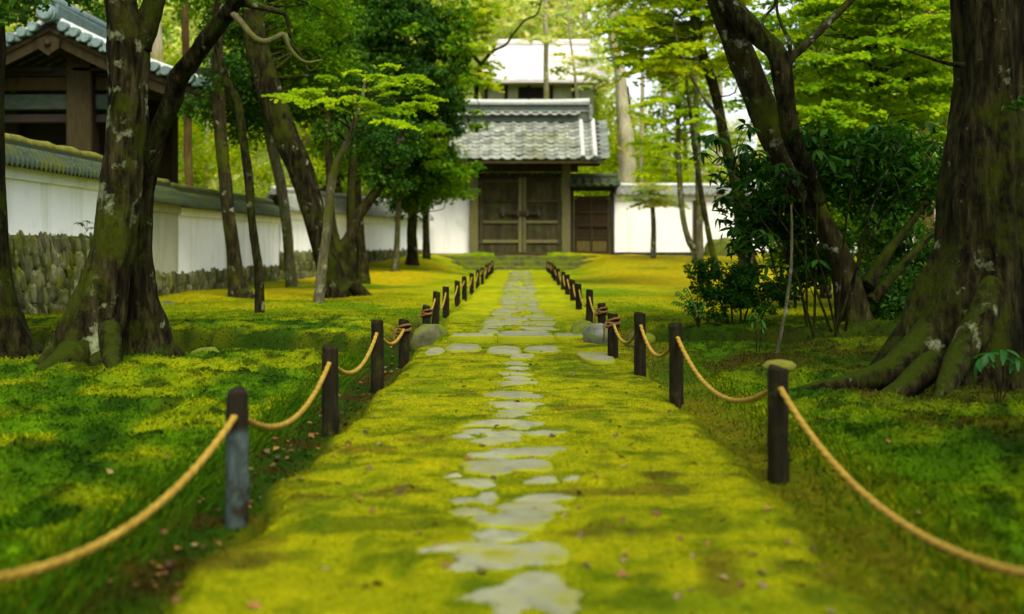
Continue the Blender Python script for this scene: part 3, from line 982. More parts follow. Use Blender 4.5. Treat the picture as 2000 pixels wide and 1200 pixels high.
def cap_rows(fr, L, t0, z0, t1, z1, period, rows, amp, lip=0.035):
    """tiled slope from eave (t0,z0) up to (t1,z1): rolls along the slope, rows stepped like laid tiles"""
    n = max(2, int(L / period))
    k = 6
    s = np.linspace(0, L, n * k + 1)
    ph = (np.arange(n * k + 1) % k) / k
    wv = amp * np.array([1.0, .55, -.25, -.5, -.25, .55])[np.arange(n * k + 1) % k]
    tl, zl, lift = [], [], []
    for r in range(rows):
        for a, b in ((r / rows, .024), ((r + 1) / rows - 1e-3, .0)):
            tl.append(t0 + (t1 - t0) * a)
            zl.append(z0 + (z1 - z0) * a + b)
    tl = [t0 - .0] + tl
    zl = [z0 - lip] + zl
    V = []
    for q, (tt, zz) in enumerate(zip(tl, zl)):
        for i in range(len(s)):
            V.append(fr((s[i], tt, zz + wv[i])))
    m = len(s)
    i, j = np.meshgrid(np.arange(len(tl) - 1), np.arange(m - 1), indexing='ij')
    a = (i * m + j).ravel()
    return np.array(V), np.column_stack([a, a + 1, a + m + 1, a + m])


def white_wall(label, p0, p1, zb, zs, zband, zcap, ztop, pm='plaster', stones=None, period=.105, cap_m='tile_moss', band=True, thick=.4, eave=.24, ridge_m='moss_cap', rows=3):
    fr, L, u, n = wall_frame(p0, p1)
    t = thing('plaster_wall', label, 'wall', fr((0, 0, zb)))
    MB().box(0, L, -thick, 0, zs, zcap + .05, fr).build('plaster', M[pm], t)
    if band:
        MB().box(0, L, -thick - .05, .055, zband, zcap, fr, .008).build('cornice', M[pm], t)
    if zs > zb:
        base = MB().box(0, L, -thick - .02, -.03 if stones else .04, zb - .3, zs - .002, fr).build('stone_base', M['mortar'], t)
        if stones:
            s0, s1, w, h, lean = stones
            s0, s1 = max(s0, 0), min(s1, L)
            rows = max(1, round((zs - zb + .05) / (h * .78)))
            hh = (zs - zb + .08) / rows
            ang = math.atan2(u[1], u[0])
            for r in range(rows):
                s = s0 + w * rng.random()
                while s < s1:
                    ww = w * rng.uniform(.65, 1.5)
                    zc = zb - .05 + hh * (r + .5) + rng.normal(0, .03)
                    zc = min(zc, zs - hh * .40 + rng.normal(0, .02))
                    p = fr((s, -.02 + rng.uniform(-.015, .03), zc))
                    R = Matrix.Rotation(ang, 3, 'Z') @ Matrix.Rotation(rng.normal(lean, .13), 3, 'Y') @ Matrix.Rotation(rng.uniform(-.25, .25), 3, 'Z')
                    inst(SLIV[rng.integers(8)], 'stone', base, p, mat3=R, sc=(ww * 1.2, .13, hh * rng.uniform(.9, 1.35)))
                    s += ww
    V, Fc = cap_rows(fr, L, eave, zcap + .03, -thick / 2 + .1, ztop - .16, period, rows, .032, .06)
    obj_np('eave_tiles', V, Fc, M[cap_m], t, kind='stuff')
    MB().box(0, L, -.02, eave - .03, zcap - .015, zcap + .012, fr).build('eave_board', M['dark_wood'], t)
    # rear slope and the ridge
    V = [fr(p) for p in ((0, -thick / 2 - .1, ztop - .16), (L, -thick / 2 - .1, ztop - .16), (L, -thick - eave, zcap + .03), (0, -thick - eave, zcap + .03),
                         (0, -thick / 2 - .1, ztop - .24), (L, -thick / 2 - .1, ztop - .24), (L, -thick - eave, zcap - .04), (0, -thick - eave, zcap - .04))]
    MB().add(V, [(0, 1, 2, 3), (7, 6, 5, 4), (0, 4, 5, 1), (2, 6, 7, 3), (1, 5, 6, 2), (0, 3, 7, 4)]).build('rear_tiles', M[cap_m], t)
    m = MB()
    m.box(0, L, -thick / 2 - .11, -thick / 2 + .11, ztop - .2, ztop - .13, fr)
    m.box(0, L, -thick / 2 - .095, -thick / 2 + .095, ztop - .13, ztop - .08, fr)
    m.build('ridge_course', M[cap_m], t)
    k = max(8, int(L / .3))
    pts = np.array([fr((L * q / k, -thick / 2, ztop - .06 + .008 * math.sin(q * 2.1))) for q in range(k + 1)])
    V, Fc = sweep(pts, .07, 10, lambda th, tt, p, D: 1 + .25 * (vnoise(p.reshape(-1, 3), 6).reshape(th.shape) - .5) + .05 * (np.abs((tt * k) % 1) < .2))
    obj_np('ridge_cap', V, Fc, M[ridge_m], t)
    return t, fr


white_wall('near white wall over a tall leaning stone base, beside the timber belfry', (-5.75, 9.0), (-5.86, 18.3), 0.02, 1.0, 1.64, 1.79, 2.18, stones=(4.2, 8.6, .085, .26, -.35), cap_m='tile_dark', period=.14)
white_wall('greyish stretch of wall between the two tree stems', (-5.90, 18.36), (-6.02, 21.6), 0.0, .40, 1.43, 1.58, 2.02, 'plaster_grey', stones=(0, 3.3, .12, .25, -.12), cap_m='tile_dark', period=.14)
white_wall('long white wall on a low stone base, left of the leaning trunks', (-6.03, 21.64), (-5.88, 29.9), 0.0, .37, 1.40, 1.56, 1.98, stones=(0, 8.3, .13, .25, -.12), ridge_m='tile_moss', cap_m='tile_dark', period=.16)
white_wall('white wall angled towards the gate above a rough stone base', (-5.86, 30.0), (-3.25, 42.75), 0.02, .70, 1.52, 1.74, 2.32, stones=(0, 13, .15, .36, -.2), period=.16, ridge_m='tile_pale', cap_m='tile')
white_wall('short white wall panel left of the wooden gate', (-3.2, 43.1), (-1.80, 43.1), .42, .58, 2.55, 2.66, 3.05, 'plaster_warm', period=.2, band=False, cap_m='tile')
gr_, grf = white_wall('white wall right of the wicket door with a pale cornice', (3.30, 43.2), (15.0, 43.7), .42, .62, 2.44, 2.66, 3.05, 'plaster_warm', period=.2, cap_m='tile', ridge_m='tile_pale')

for q in (2.83, 6.2):
    MB().box(q - .06, q + .06, .004, .09, .42, 2.44, grf, .01).build('wall_post', M['wood_old'], gr_)

# ------------------------------------------------------------------ steps and plinth
t = thing('stone_steps', 'mossy stone steps and plinth at the foot of the gate', 'steps', (0, 41.5, 0))
for (x0, x1, y0, zt) in ((-3.3, 3.35, 42.35, .50), (-2.35, 2.75, 41.35, .335), (-1.9, 2.1, 40.42, .165)):
    V, Fc = chbox(x0, x1, y0, 44.0 if zt > .45 else y0 + 1.15, -.3, zt, .025)
    MB().add(V, Fc).build('step', M['boulder'], t)
    # moss lip
    n = 26
    px = np.linspace(x0 + .02, x1 - .02, n)
    mb = MB()
    for i in range(n - 1):
        if rng.random() < .8:
            w = rng.uniform(.08, .3)
            mb.box(px[i], px[i + 1] + .003 * (i % 2), y0 + .02, y0 + w, zt + .001, zt + .012 + .012 * rng.random())
    mb.build('moss_pad', M['moss_cap'], t, kind='stuff')

# ------------------------------------------------------------------ gate
GB = .5
gate = thing('temple_gate', 'old timber gate with double doors under a grey tiled roof', 'gate', (0.02, 43, GB))


def tile_mesh(m, w, l, amp=.045, th=.02):
    u = np.array([0, .12, .28, .45, .6, .72, .86, 1.0])
    h = amp * np.array([.55, .05, -.25, -.3, .0, .75, 1.0, .6])
    V = []
    for yy_, lift in ((0.0, th), (l, 0.0)):
        for a, b in zip(u, h):
            V.append(((a - .5) * w, yy_, b + lift))
    for a, b in zip(u, h):
        V.append(((a - .5) * w, 0, b + th - .04))
    n = len(u)
    Fc = [(i, i + 1, n + i + 1, n + i) for i in range(n - 1)] + [(2 * n + i, 2 * n + i + 1, i + 1, i) for i in range(n - 1)]
    me = bpy.data.meshes.new('tile')
    me.from_pydata(V, [], Fc)
    me.materials.append(m)
    return me


EY, EZ, RY, RZ = 41.55, 3.80, 43.2, 5.24
sl = math.atan2(RZ - EZ, RY - EY)
SL = math.hypot(RZ - EZ, RY - EY)
roof_l, roof_r = -2.80, 2.92
mb = MB()
cs, sn = math.cos(sl), math.sin(sl)


def rfr(p):      # roof frame: x, along the slope, above the slope
    return np.array([p[0], EY + p[1] * cs - p[2] * sn, EZ + p[1] * sn + p[2] * cs])


mb.box(roof_l + .05, roof_r - .05, 0.04, SL, -.12, -.03, rfr)
mb.box(roof_l + .05, roof_r - .05, 0.04, SL, -.12, -.03, lambda p: np.array([p[0], 2 * RY, 0]) + rfr(p) * np.array([0, -1, 1]))
roof = mb.build('roof', M['dark_wood'], gate)
rows, colw = 10, .37
TM = tile_mesh(M['tile'], colw + .01, SL / rows + .05)
x = roof_l + .2
while x < 2.05:
    for r in range(rows):
        p = rfr((x, r * SL / rows - .04, .005 + rng.normal(0, .009)))
        inst(TM, 'tile', roof, p, (sl - .05 + rng.normal(0, .022), rng.normal(0, .025), rng.normal(0, .02)))
    x += colw
# descending rolls, end column and the gable tiles on the right
RM = bpy.data.meshes.new('roll_tile')
V, Fc = sweep(np.array([[0, 0, .0], [0, .2, 0], [0, .4, 0.0]]), [.085, .08, .078], 12)
RM.from_pydata([tuple(v) for v in V], [], [tuple(f) for f in Fc])
RM.materials.append(M['tile_pale'])
for xr in (2.10, 2.52, roof_l + .02):
    for r in range(6):
        inst(RM, 'roll_tile', roof, rfr((xr, r * SL / 6 - .03, .05)), (sl, 0, 0), (1.0, SL / 6 / .4 * 1.04, 1.0))
for r in range(rows):
    inst(TM, 'tile', roof, rfr((2.31, r * SL / rows - .04, .0)), (sl - .05, 0, 0), (.75, 1, 1))
GM = tile_mesh(M['tile_grey'], .22, .44, .03, .03)
for r in range(9):
    inst(GM, 'gable_tile', roof, rfr((2.62 + .40, (r + .5) * SL / 9, .01)), Euler((0, .28, math.pi / 2)).to_matrix().to_euler() if False else (sl * 0, 0, 0),
         mat3=Matrix.Rotation(sl, 3, 'X') @ Matrix.Rotation(math.pi / 2, 3, 'Z') @ Matrix.Rotation(-.16, 3, 'X'))
for xr, q in ((2.1, 0), (2.52, 0)):
    V, Fc = sweep(np.array([rfr((xr, -.05, .05)), rfr((xr, .02, .05))]), .10, 12)
    MB().add(V, Fc).build('roll_end', M['tile_teal'], roof)
# ridge
ridge = MB().box(-2.62, 2.36, RY - .13, RY + .13, RZ - .05, RZ + .22).build('ridge', M['tile_deep'], gate)  # darker tile paints in the shading below the scalloped row
RT = tile_mesh(M['tile_pale'], .34, .22, .05, .02)
x = -2.45
while x < 2.2:
    inst(RT, 'ridge_tile', ridge, (x, RY - .30, RZ + .20), (.35, 0, 0))
    x += .335
MB().box(-2.66, 2.38, RY - .20, RY + .2, RZ + .29, RZ + .34, None, .01).build('ridge_course', M['tile_grey'], ridge)
MB().box(-2.64, 2.36, RY - .13, RY + .13, RZ + .341, RZ + .54).build('ridge_course', M['tile_deep'], ridge)
MB().box(-2.66, 2.40, RY - .19, RY + .19, RZ + .541, RZ + .59, None, .01).build('ridge_course', M['tile_grey'], ridge)
pts = np.array([[xx_, RY, RZ + .65 + .05 * (abs(xx_) / 2.6) ** 3] for xx_ in np.linspace(-2.72, 2.42, 24)])
V, Fc = sweep(pts, .10, 12)
obj_np('ridge_cap', V, Fc, M['tile_pale'], ridge)
MB().box(2.38, 2.52, RY - .22, RY + .22, RZ - .02, RZ + .54, None, .03).build('ridge_end', M['tile_grey'], ridge)
# eave boards and rafters
MB().box(roof_l + .1, roof_r - .1, EY + .02, EY + .14, EZ - .16, EZ - .05).build('eave_board', M['wood_old'], gate)
x = roof_l + .25
while x < roof_r - .2:
    MB().box(x, x + .09, .1, SL - .05, -.22, -.125, rfr).build('rafter', M['wood_old'], gate)
    x += .30
# frame
for px_, m_ in ((-1.63, 'wood_grey'), (1.585, 'wood_grey')):
    MB().box(px_ - .15, px_ + .15, 42.78, 43.08, GB, 3.75, None, .02).build('post', M[m_], gate)
    MB().box(px_ - .2, px_ + .2, 42.73, 43.13, GB - .02, GB + .1, None, .02).build('post_base', M['boulder'], gate)
MB().box(-2.0, 2.0, 42.84, 43.04, 3.42, 3.76, None, .015).build('lintel', M['wood_old'], gate)
MB().box(-1.47, 1.43, 42.92, 43.02, 3.25, 3.41, None, .01).build('lintel', M['dark_wood'], gate)
MB().box(-1.48, 1.435, 42.86, 43.1, GB, GB + .1, None, .01).build('threshold', M['wood_old'], gate)
MB().box(-2.7, 2.6, 43.1, 43.4, 3.76, 3.98).build('purlin', M['dark_wood'], gate)
MB().box(-1.48, 1.43, 43.10, 43.14, GB, 3.42).build('back_board', M['dark_wood'], gate)


def zpx(y, d=43.0):
    return CAMZ + (CY - y) * d / F


def xpx(x, d=43.0):
    return (x - CX) * d / F


for (xa, xb, hinge) in ((-1.46, .05, -1), (.06, 1.42, 1)):
    d0 = MB().box(xa, xb, 43.02, 43.06, GB + .11, 3.24).build('door', M['wood_door'], gate)
    nb = 8
    for i in range(nb):
        w = (xb - xa) / nb
        for za, zb_ in ((GB + .12, zpx(473)), (zpx(471), zpx(437)), (zpx(431), zpx(395)), (zpx(390), zpx(357)), (zpx(352), 3.22)):
            low = za < 1.3
            MB().box(xa + i * w + .006, xa + (i + 1) * w - .006, 42.995 + rng.uniform(0, .012), 43.03, za, zb_).build('board', M['wood_door'], d0)
    for xs_ in (xa + .01, xb - .13):
        MB().box(xs_, xs_ + .12, 42.955, 43.03, GB + .115, 3.235, None, .008).build('stile', M['wood_grey'] if xs_ > -.3 and xs_ < .3 else M['wood_door'], d0)
    for yv, h, m_ in ((497, .10, 'wood_door'), (472, .11, 'wood_grey'), (434, .10, 'wood_grey'), (393, .10, 'wood_door'), (354, .10, 'wood_door'), (332, .1, 'wood_door')):  # two lower rails in lighter wood, painting them as lit
        z = zpx(yv)
        MB().box(xa + .132, xb - .132, 42.945, 43.03, max(z - h / 2, GB + .12), z + h / 2, None, .008).build('rail', M[m_], d0)
    for yv in (474, 415, 357):
        z = zpx(yv)
        xx_ = xa if hinge < 0 else xb
        MB().box(xx_ - .10, xx_ + .10, 42.925, 42.954, z - .07, z + .07, None, .01).build('hinge', M['iron'], d0)
MB().box(xpx(976), xpx(1055), 42.86, 42.93, zpx(420), zpx(413), None, .01).build('bolt', M['wood_old'], gate)
for xx_ in (983, 1012, 1030, 1052):
    MB().box(xpx(xx_) - .04, xpx(xx_) + .04, 42.85, 42.955, zpx(423), zpx(409), None, .01).build('bolt_bracket', M['iron'], gate)
for i in range(7):
    V, Fc = sweep(np.array([[-1.2 + i * .4, 42.90, 3.34], [-1.2 + i * .4, 42.87, 3.34], [-1.2 + i * .4, 42.86, 3.34]]), [.035, .03, .012], 8)
    MB().add(V, Fc).build('nail_boss', M['iron'], gate)

# ------------------------------------------------------------------ wicket
wk = thing('wicket_gate', 'small dark wicket door with its own tiled hood right of the gate', 'gate', (2.45, 43.1, GB))
for xx_ in (1.80, 3.19):
    MB().box(xx_ - .06, xx_ + .06, 43.0, 43.14, GB, 3.08, None, .01).build('post', M['dark_wood'], wk)
MB().box(1.74, 3.25, 43.02, 43.12, zpx(387), zpx(383), None, .008).build('lintel', M['dark_wood'], wk)
MB().box(1.70, 3.32, 42.98, 43.16, 2.76, 2.88, None, .01).build('lintel', M['dark_wood'], wk)
dr = MB().box(1.87, 3.12, 43.07, 43.10, GB + .06, 2.50).build('door', M['wood_red'], wk)
for xx_ in (1.88, 2.43, 3.02):
    MB().box(xx_, xx_ + .09, 43.02, 43.08, GB + .06, 2.5, None, .006).build('stile', M['wood_red'], dr)
for i in range(8):
    MB().box(1.98 + i * .13, 2.0 + i * .13, 43.045, 43.075, zpx(466), 2.49).build('lattice_bar', M['wood_red'], dr)
for yv, m_, h in ((388, 'wood_red', .08), (415, 'wood_old', .045), (441, 'wood_red', .10), (467, 'wood_old', .05), (494, 'wood_red', .09)):
    MB().box(1.97, 3.02, 43.01, 43.08, zpx(yv) - h / 2, zpx(yv) + h / 2, None, .006).build('rail', M[m_], dr)
for i in range(2):
    MB().box(1.975 + i * .53, 2.43 + i * .585, 43.05, 43.075, zpx(491), zpx(469)).build('panel', M['wood_gold'], dr)
rf = MB().box(1.70, 3.42, 42.55, 43.6, 2.90, 2.95).build('roof', M['dark_wood'], wk)
wt = tile_mesh(M['tile_dark'], .30, .36, .05, .02)
for i in range(6):
    for r in range(2):
        inst(wt, 'tile', rf, (1.86 + i * .29, 42.5 + r * .27, 2.93 + r * .14), (.48, 0, rng.normal(0, .03)))
V, Fc = sweep(np.array([[q, 43.08, 3.30] for q in np.linspace(1.68, 3.40, 8)]), .085, 10)
obj_np('ridge_cap', V, Fc, M['tile_dark'], rf)
MB().box(1.70, 3.38, 42.98, 43.18, 3.08, 3.24).build('ridge_course', M['tile_dark'], rf)

# ------------------------------------------------------------------ thatched house up the hill
hx, hy, hz = 1.2, 63.0, float(gz(np.array([1.2]), np.array([63.0]))[0])
hs = thing('thatched_house', 'pale thatched house on the slope behind the gate roof', 'house', (hx, hy, hz - 1))
d = 60.0
ez, tz = zpx(155, d), zpx(84, d + 3)


def hip(x0, x1, y0, y1, ze, x2, x3, yr, zr, th, name, m, parent):
    V = [(x0, y0, ze), (x1, y0, ze), (x1, y1, ze), (x0, y1, ze), (x2, yr, zr), (x3, yr, zr),
         (x0, y0, ze - th), (x1, y0, ze - th), (x1, y1, ze - th), (x0, y1, ze - th)]
    Fc = [(0, 1, 5, 4), (1, 2, 5), (2, 3, 4, 5), (3, 0, 4), (0, 6, 7, 1), (1, 7, 8, 2), (2, 8, 9, 3), (3, 9, 6, 0), (9, 8, 7, 6)]
    return MB().add(V, Fc).build(name, m, parent)


hr = hip(xpx(932, d), xpx(1190, d), d, d + 7, ez, xpx(972, d + 3), xpx(1150, d + 3), d + 3.4, tz, .16, 'roof', M['thatch'], hs)
V, Fc = sweep(np.array([[q, d + 3.4, tz + .02] for q in np.linspace(xpx(968, d + 3), xpx(1153, d + 3), 10)]), .22, 10)
obj_np('ridge_roll', V, Fc, M['thatch'], hr)
MB().box(xpx(950, d), xpx(1170, d), d + 1.2, d + 6, hz - 1, ez - .17).build('wall', M['plaster_grey'], hs)
for xx_ in (945, 985, 1030, 1075, 1120, 1165):
    MB().box(xpx(xx_, d), xpx(xx_, d) + .16, d + .98, d + 1.15, hz - 1, ez - .17).build('post', M['dark_wood'], hs)
for a, b in ((1012, 1064),):
    MB().box(xpx(a, d), xpx(b, d), d + 1.155, d + 1.199, ez - .8, ez - .25).build('window', M['dark_wood'], hs)

# ------------------------------------------------------------------ belfry behind the near wall
bx, by = -8.95, 23.5
bf = thing('belfry', 'timber belfry with a curved teal tiled gable roof behind the near wall', 'belfry', (bx, by + 2, 0))
dd = 23.5
apz = zpx(42, dd)


def prof(n=40):
    """right half of the curved gable line: offset from the middle, height"""
    u = np.linspace(0, 1, n)
    o = 3.15 * u
    z = apz - (apz - zpx(168, dd)) * (1 - (1 - u) ** 1.28) ** .98
    return o, z


o_, z_ = prof(30)
for sgn in (-1, 1):
    V, Fc = [], []
    for q, yy_ in enumerate((by - .1, by + 5.2)):
        for a, b in zip(o_, z_):
            V.append((bx + sgn * a, yy_, b))
        for a, b in zip(o_, z_):
            V.append((bx + sgn * a, yy_, b - .14))
    n = len(o_)
    for i in range(n - 1):
        Fc += [(i, i + 1, 2 * n + i + 1, 2 * n + i), (n + i + 1, n + i, 3 * n + i, 3 * n + i + 1), (n + i, n + i + 1, i + 1, i), (2 * n + i, 2 * n + i + 1, 3 * n + i + 1, 3 * n + i)]
    Fc += [(n - 1, 2 * n - 1, 4 * n - 1, 3 * n - 1)]
    rs = MB().add(V, Fc).build('roof_slope', M['dark_wood'], bf)
    # tile columns running down the slope, edge roll and round end discs
    for q in range(12):
        yy_ = by + .02 + q * .43
        pts = np.array([(bx + sgn * a, yy_, b + .03) for a, b in zip(o_, z_)])
        V, Fc = sweep(pts, .085 if q else .11, 8)
        obj_np('roll_tile', V, Fc, M['tile_teal'] if q else M['tile_pale'], rs)
        pts2 = pts + np.array([0, .215, -.03])
        V, Fc = sweep(pts2[::1], np.where(np.arange(n) % 2, .135, .15), 8)
        obj_np('pan_tile', V, Fc, M['tile_teal'], rs)
    # tile ends along the gable edge
    L = np.concatenate([[0], np.cumsum(np.hypot(np.diff(o_), np.diff(z_)))])
    for s in np.arange(.32, L[-1], .235):
        a, b = np.interp(s, L, o_), np.interp(s, L, z_)
        V, Fc = sweep(np.array([[bx + sgn * a, by - .30, b + .0], [bx + sgn * a, by - .27, b + .0], [bx + sgn * a, by + .15, b + .03]]), [.085, .10, .09], 12)
        te = MB().add(V, Fc).build('tile_end', M['tile_teal'], rs)
        s2 = s + .117
        a, b = np.interp(s2, L, o_), np.interp(s2, L, z_)
        MB().box(bx + sgn * a - .075, bx + sgn * a + .075, by - .245, by + .1, b - .12, b - .03, None, .02).build('tile_end', M['tile_teal'], rs)
    # barge boards
    for dy, dz0, dz1, mm in ((-.12, -.15, -.42, 'wood_brown'), (-.16, -.14, -.21, 'wood_brown')):
        V, Fc = [], []
        for yy_ in (by + dy, by + dy + .1):
            for a, b in zip(o_, z_):
                V.append((bx + sgn * a, yy_, b + dz0))
            for a, b in zip(o_, z_):
                V.append((bx + sgn * a, yy_, b + dz1 - .05 * (a / 3.15)))
        for i in range(n - 1):
            Fc += [(i, i + 1, n + i + 1, n + i), (2 * n + i, 3 * n + i, 3 * n + i + 1, 2 * n + i + 1), (n + i, n + i + 1, 3 * n + i + 1, 3 * n + i), (i, 2 * n + i, 2 * n + i + 1, i + 1)]
        MB().add(V, Fc).build('barge_board', M[mm], bf)
rg = MB().box(bx - .17, bx + .17, by - .2, by + 5.2, apz - .02, apz + .3, None, .03).build('ridge', M['tile_teal'], bf)
V, Fc = sweep(np.array([[bx, by - .3, apz + .36], [bx, by + 2, apz + .36], [bx, by + 5.3, apz + .36]]), .14, 12)
obj_np('ridge_cap', V, Fc, M['tile_teal'], rg)
V, Fc = sweep(np.array([[bx, by - .46, apz + .10], [bx, by - .44, apz + .10], [bx, by - .36, apz + .10], [bx, by - .36, apz + .10], [bx, by - .22, apz + .10]]), [.12, .15, .15, .18, .18], 16)
obj_np('ridge_end_tile', V, Fc, M['tile_teal'], rg, smooth_=False)
# pendant on the gable
a6 = [(0.0, -.24), (-.12, -.15), (-.20, -.10), (-.21, .06), (-.10, .12), (.10, .12), (.21, .06), (.20, -.10), (.12, -.15)]
pz_ = zpx(88, dd)
V = [(bx + p[0], by - .24, pz_ + p[1]) for p in a6] + [(bx + p[0], by - .13, pz_ + p[1]) for p in a6]
k = len(a6)
MB().add(V, [tuple(range(k)), tuple(range(2 * k - 1, k - 1, -1))] + [(i, k + i, k + (i + 1) % k, (i + 1) % k) for i in range(k)]).build('gable_pendant', M['wood_brown'], bf)
V, Fc = sweep(np.array([[bx, by - .24, pz_], [bx, by - .29, pz_], [bx, by - .31, pz_]]), [.07, .06, .03], 10)
MB().add(V, Fc).build('pendant_boss', M['wood_brown'], bf)
# pillars and beams
for xx_, yy_ in ((bx + .33, by + .7), (bx + 1.25, by + .7), (bx - 2.1, by + .7), (bx + 1.2, by + 3.2), (bx - 2.1, by + 3.2), (bx + .33, by + 3.2)):
    MB().box(xx_ - .25, xx_ + .25, yy_ - .25, yy_ + .25, 0, 4.2 if abs(xx_ - bx) > 1 else 4.95, None, .03).build('pillar', M['wood_brown'], bf)
for z, h, m_, yy_ in ((zpx(165, 24.2), .26, 'wood_brown', by + .72), (zpx(200, 24.2), .30, 'green_wood', by + .74), (zpx(232, 24.2), .16, 'dark_wood', by + .76),
                      (zpx(140, 24.2), .2, 'dark_wood', by + .73)):
    MB().box(bx - 2.6, bx + .07, yy_ - .1, yy_ + .1, z - h / 2, z + h / 2, None, .015).build('tie_beam', M[m_], bf)
    MB().box(bx + .59, bx + 1.45, yy_ - .1, yy_ + .1, z - h / 2, z + h / 2, None, .015).build('tie_beam', M[m_], bf)
for xx_ in (bx + 1.25, bx - 2.1):
    MB().box(xx_ - .12, xx_ + .12, by + .1, by + 5.1, 3.95, 4.2).build('side_beam', M['dark_wood'], bf)
    MB().box(xx_ - .06, xx_ + .06, by + .95, by + 2.95, 3.0, 3.25).build('side_beam', M['dark_wood'], bf)
MB().box(bx - .2, bx + .2, by + .0, by + 5.1, apz - .55, apz - .2).build('ridge_beam', M['dark_wood'], bf)
MB().box(bx - 2.0, bx + 1.0, by + 3.14, by + 3.2, 0.2, 4.6).build('rear_boards', M['dark_wood'], bf)
for q in range(10):
    MB().box(bx - 2.9, bx - .21, by + .45 + q * .5, by + .53 + q * .5, 4.28, 4.34).build('rafter', M['dark_wood'], bf)
    MB().box(bx + .21, bx + 2.9, by + .45 + q * .5, by + .53 + q * .5, 4.28, 4.34).build('rafter', M['dark_wood'], bf)

# ------------------------------------------------------------------ trees
def g1(x, y):
    return float(gz(np.array([x]), np.array([y]))[0])


def line(pts, d):
    """photo-measured outline points -> world points and radii; each point is (x, y, half width[, depth])"""
    W_, R_ = [], []
    for p in pts:
        dd_ = p[3] if len(p) > 3 else d
        W_.append(P(p[0], p[1], dd_))
        R_.append(p[2] * dd_ / F)
    return np.array(W_), np.array(R_)


def stem(parent, pts, d, m, name='trunk', lobes=0.0, nl=5, rough=.10, sides=None, ground_it=False, seed=0, gnarl=0.06, tip=False):
    Wp, R = line(pts, d)
    if ground_it:
        b = Wp[0].copy()
        b[2] = min(b[2], g1(b[0], b[1])) - .15
        Wp = np.vstack([b, Wp])
        R = np.concatenate([[R[0] * 1.12], R])
    L = np.linalg.norm(np.diff(Wp, axis=0), axis=1).sum()
    px_size = R.max() * F / Wp[:, 1].mean()
    n = int(np.clip(L / max(R.mean() * .5, .03), 14, 170))
    c = catmull(np.column_stack([Wp, R]), n)
    pts3, rad = c[:, :3], np.maximum(c[:, 3], .004)
    if tip:
        rad = rad * np.linspace(1, .5, n)
    sides = sides or (44 if px_size > 30 else 20 if px_size > 9 else 12)
    r_ = np.random.default_rng(seed + 50)
    pts3 = pts3 + (np.column_stack([fbm(pts3 + seed + 3 * k, .9, 2) for k in range(3)]) - .5) * rad.mean() * .8
    ph = r_.random() * 6.28

    def rm(th, t, p, D):
        q = p.reshape(-1, 3)
        k = 1 / max(rad.mean(), .02)
        nn = fbm(q + seed, k * .55, 3).reshape(th.shape) - .5
        fine = fbm(q * [1, 1, .3] + seed, k * 2.6, 4).reshape(th.shape) - .5
        fl = np.exp(-t * 9) * lobes
        lob = np.sin(nl * th + ph + 2 * t) * .6 + np.sin((nl - 2) * th + 2.1 * ph) * .4
        fl2 = (.35 if lobes else 0) * .5 * np.sin(nl * th + ph + 1.5 * t) * .35
        return 1 + gnarl * 4 * nn + rough * 2 * fine + fl * lob + fl2
    V, Fc = sweep(pts3, rad, sides, rm)
    o = obj_np(name, V, Fc, m, parent)
    return o, pts3, rad


def root(parent, pts, d, m, seed=0):
    return stem(parent, pts, d, m, 'root', rough=.10, seed=seed, gnarl=.05, sides=28)


def ell(center, rad3, n, shell, r_):
    v = r_.normal(size=(n, 3))
    v /= np.linalg.norm(v, axis=1)[:, None]
    return np.asarray(center) + v * np.asarray(rad3) * (r_.random(n) ** shell)[:, None]


def leafy(parent, centers, cr, per, size, m, seed, asp=.55, up=.5, name='crown', flat=.8, kind=None):
    """clumps of leaves: each clump is a ragged ball"""
    r_ = np.random.default_rng(seed)
    n = len(centers)
    cr = np.broadcast_to(cr, (n,)) * r_.uniform(.6, 1.35, n)
    per_ = np.maximum(6, (per * (cr / cr.mean()) ** 2).astype(int))
    idx = np.repeat(np.arange(n), per_)
    k = len(idx)
    v = r_.normal(size=(k, 3))
    v /= np.linalg.norm(v, axis=1)[:, None]
    c = centers[idx] + v * (cr[idx] * r_.random(k) ** .5)[:, None] * [1, 1, flat]
    nrm = v * .5 + r_.normal(size=(k, 3)) * .55 + [0, 0, up]
    V, Fc = kites(c, nrm, size * r_.uniform(.6, 1.4, k), asp, .12, r_)
    return obj_np(name, V, Fc, m, parent, smooth_=False, kind=kind)


def sprays(parent, centers, rr, per, size, m, seed, droop=.18, out_from=None, name='crown', kind=None):
    """maple foliage: level, slightly drooping fans"""
    r_ = np.random.default_rng(seed)
    n = len(centers)
    rr = np.broadcast_to(rr, (n,)) * r_.uniform(.6, 1.3, n)
    per_ = np.maximum(8, (per * (rr / rr.mean()) ** 2).astype(int))
    idx = np.repeat(np.arange(n), per_)
    k = len(idx)
    a = r_.random(k) * 6.283
    q = r_.random(k) ** .6
    rad_n = q * rr[idx] * (0.75 + .35 * np.sin(a * 5 + idx * 1.7))
    tilt = r_.normal(0, .16, (n, 2))
    dx, dy = rad_n * np.cos(a), rad_n * np.sin(a)
    dz = -droop * rad_n ** 2 / rr[idx] + tilt[idx, 0] * dx + tilt[idx, 1] * dy + r_.normal(0, .035, k) * rr[idx]
    c = centers[idx] + np.column_stack([dx, dy, dz])
    nrm = np.column_stack([r_.normal(0, .5, k), r_.normal(0, .5, k) - .85, np.ones(k)])
    V, Fc = kites(c, nrm, size * r_.uniform(.6, 1.35, k), .8, .06, r_)
    return obj_np(name, V, Fc, m, parent, smooth_=False, kind=kind)


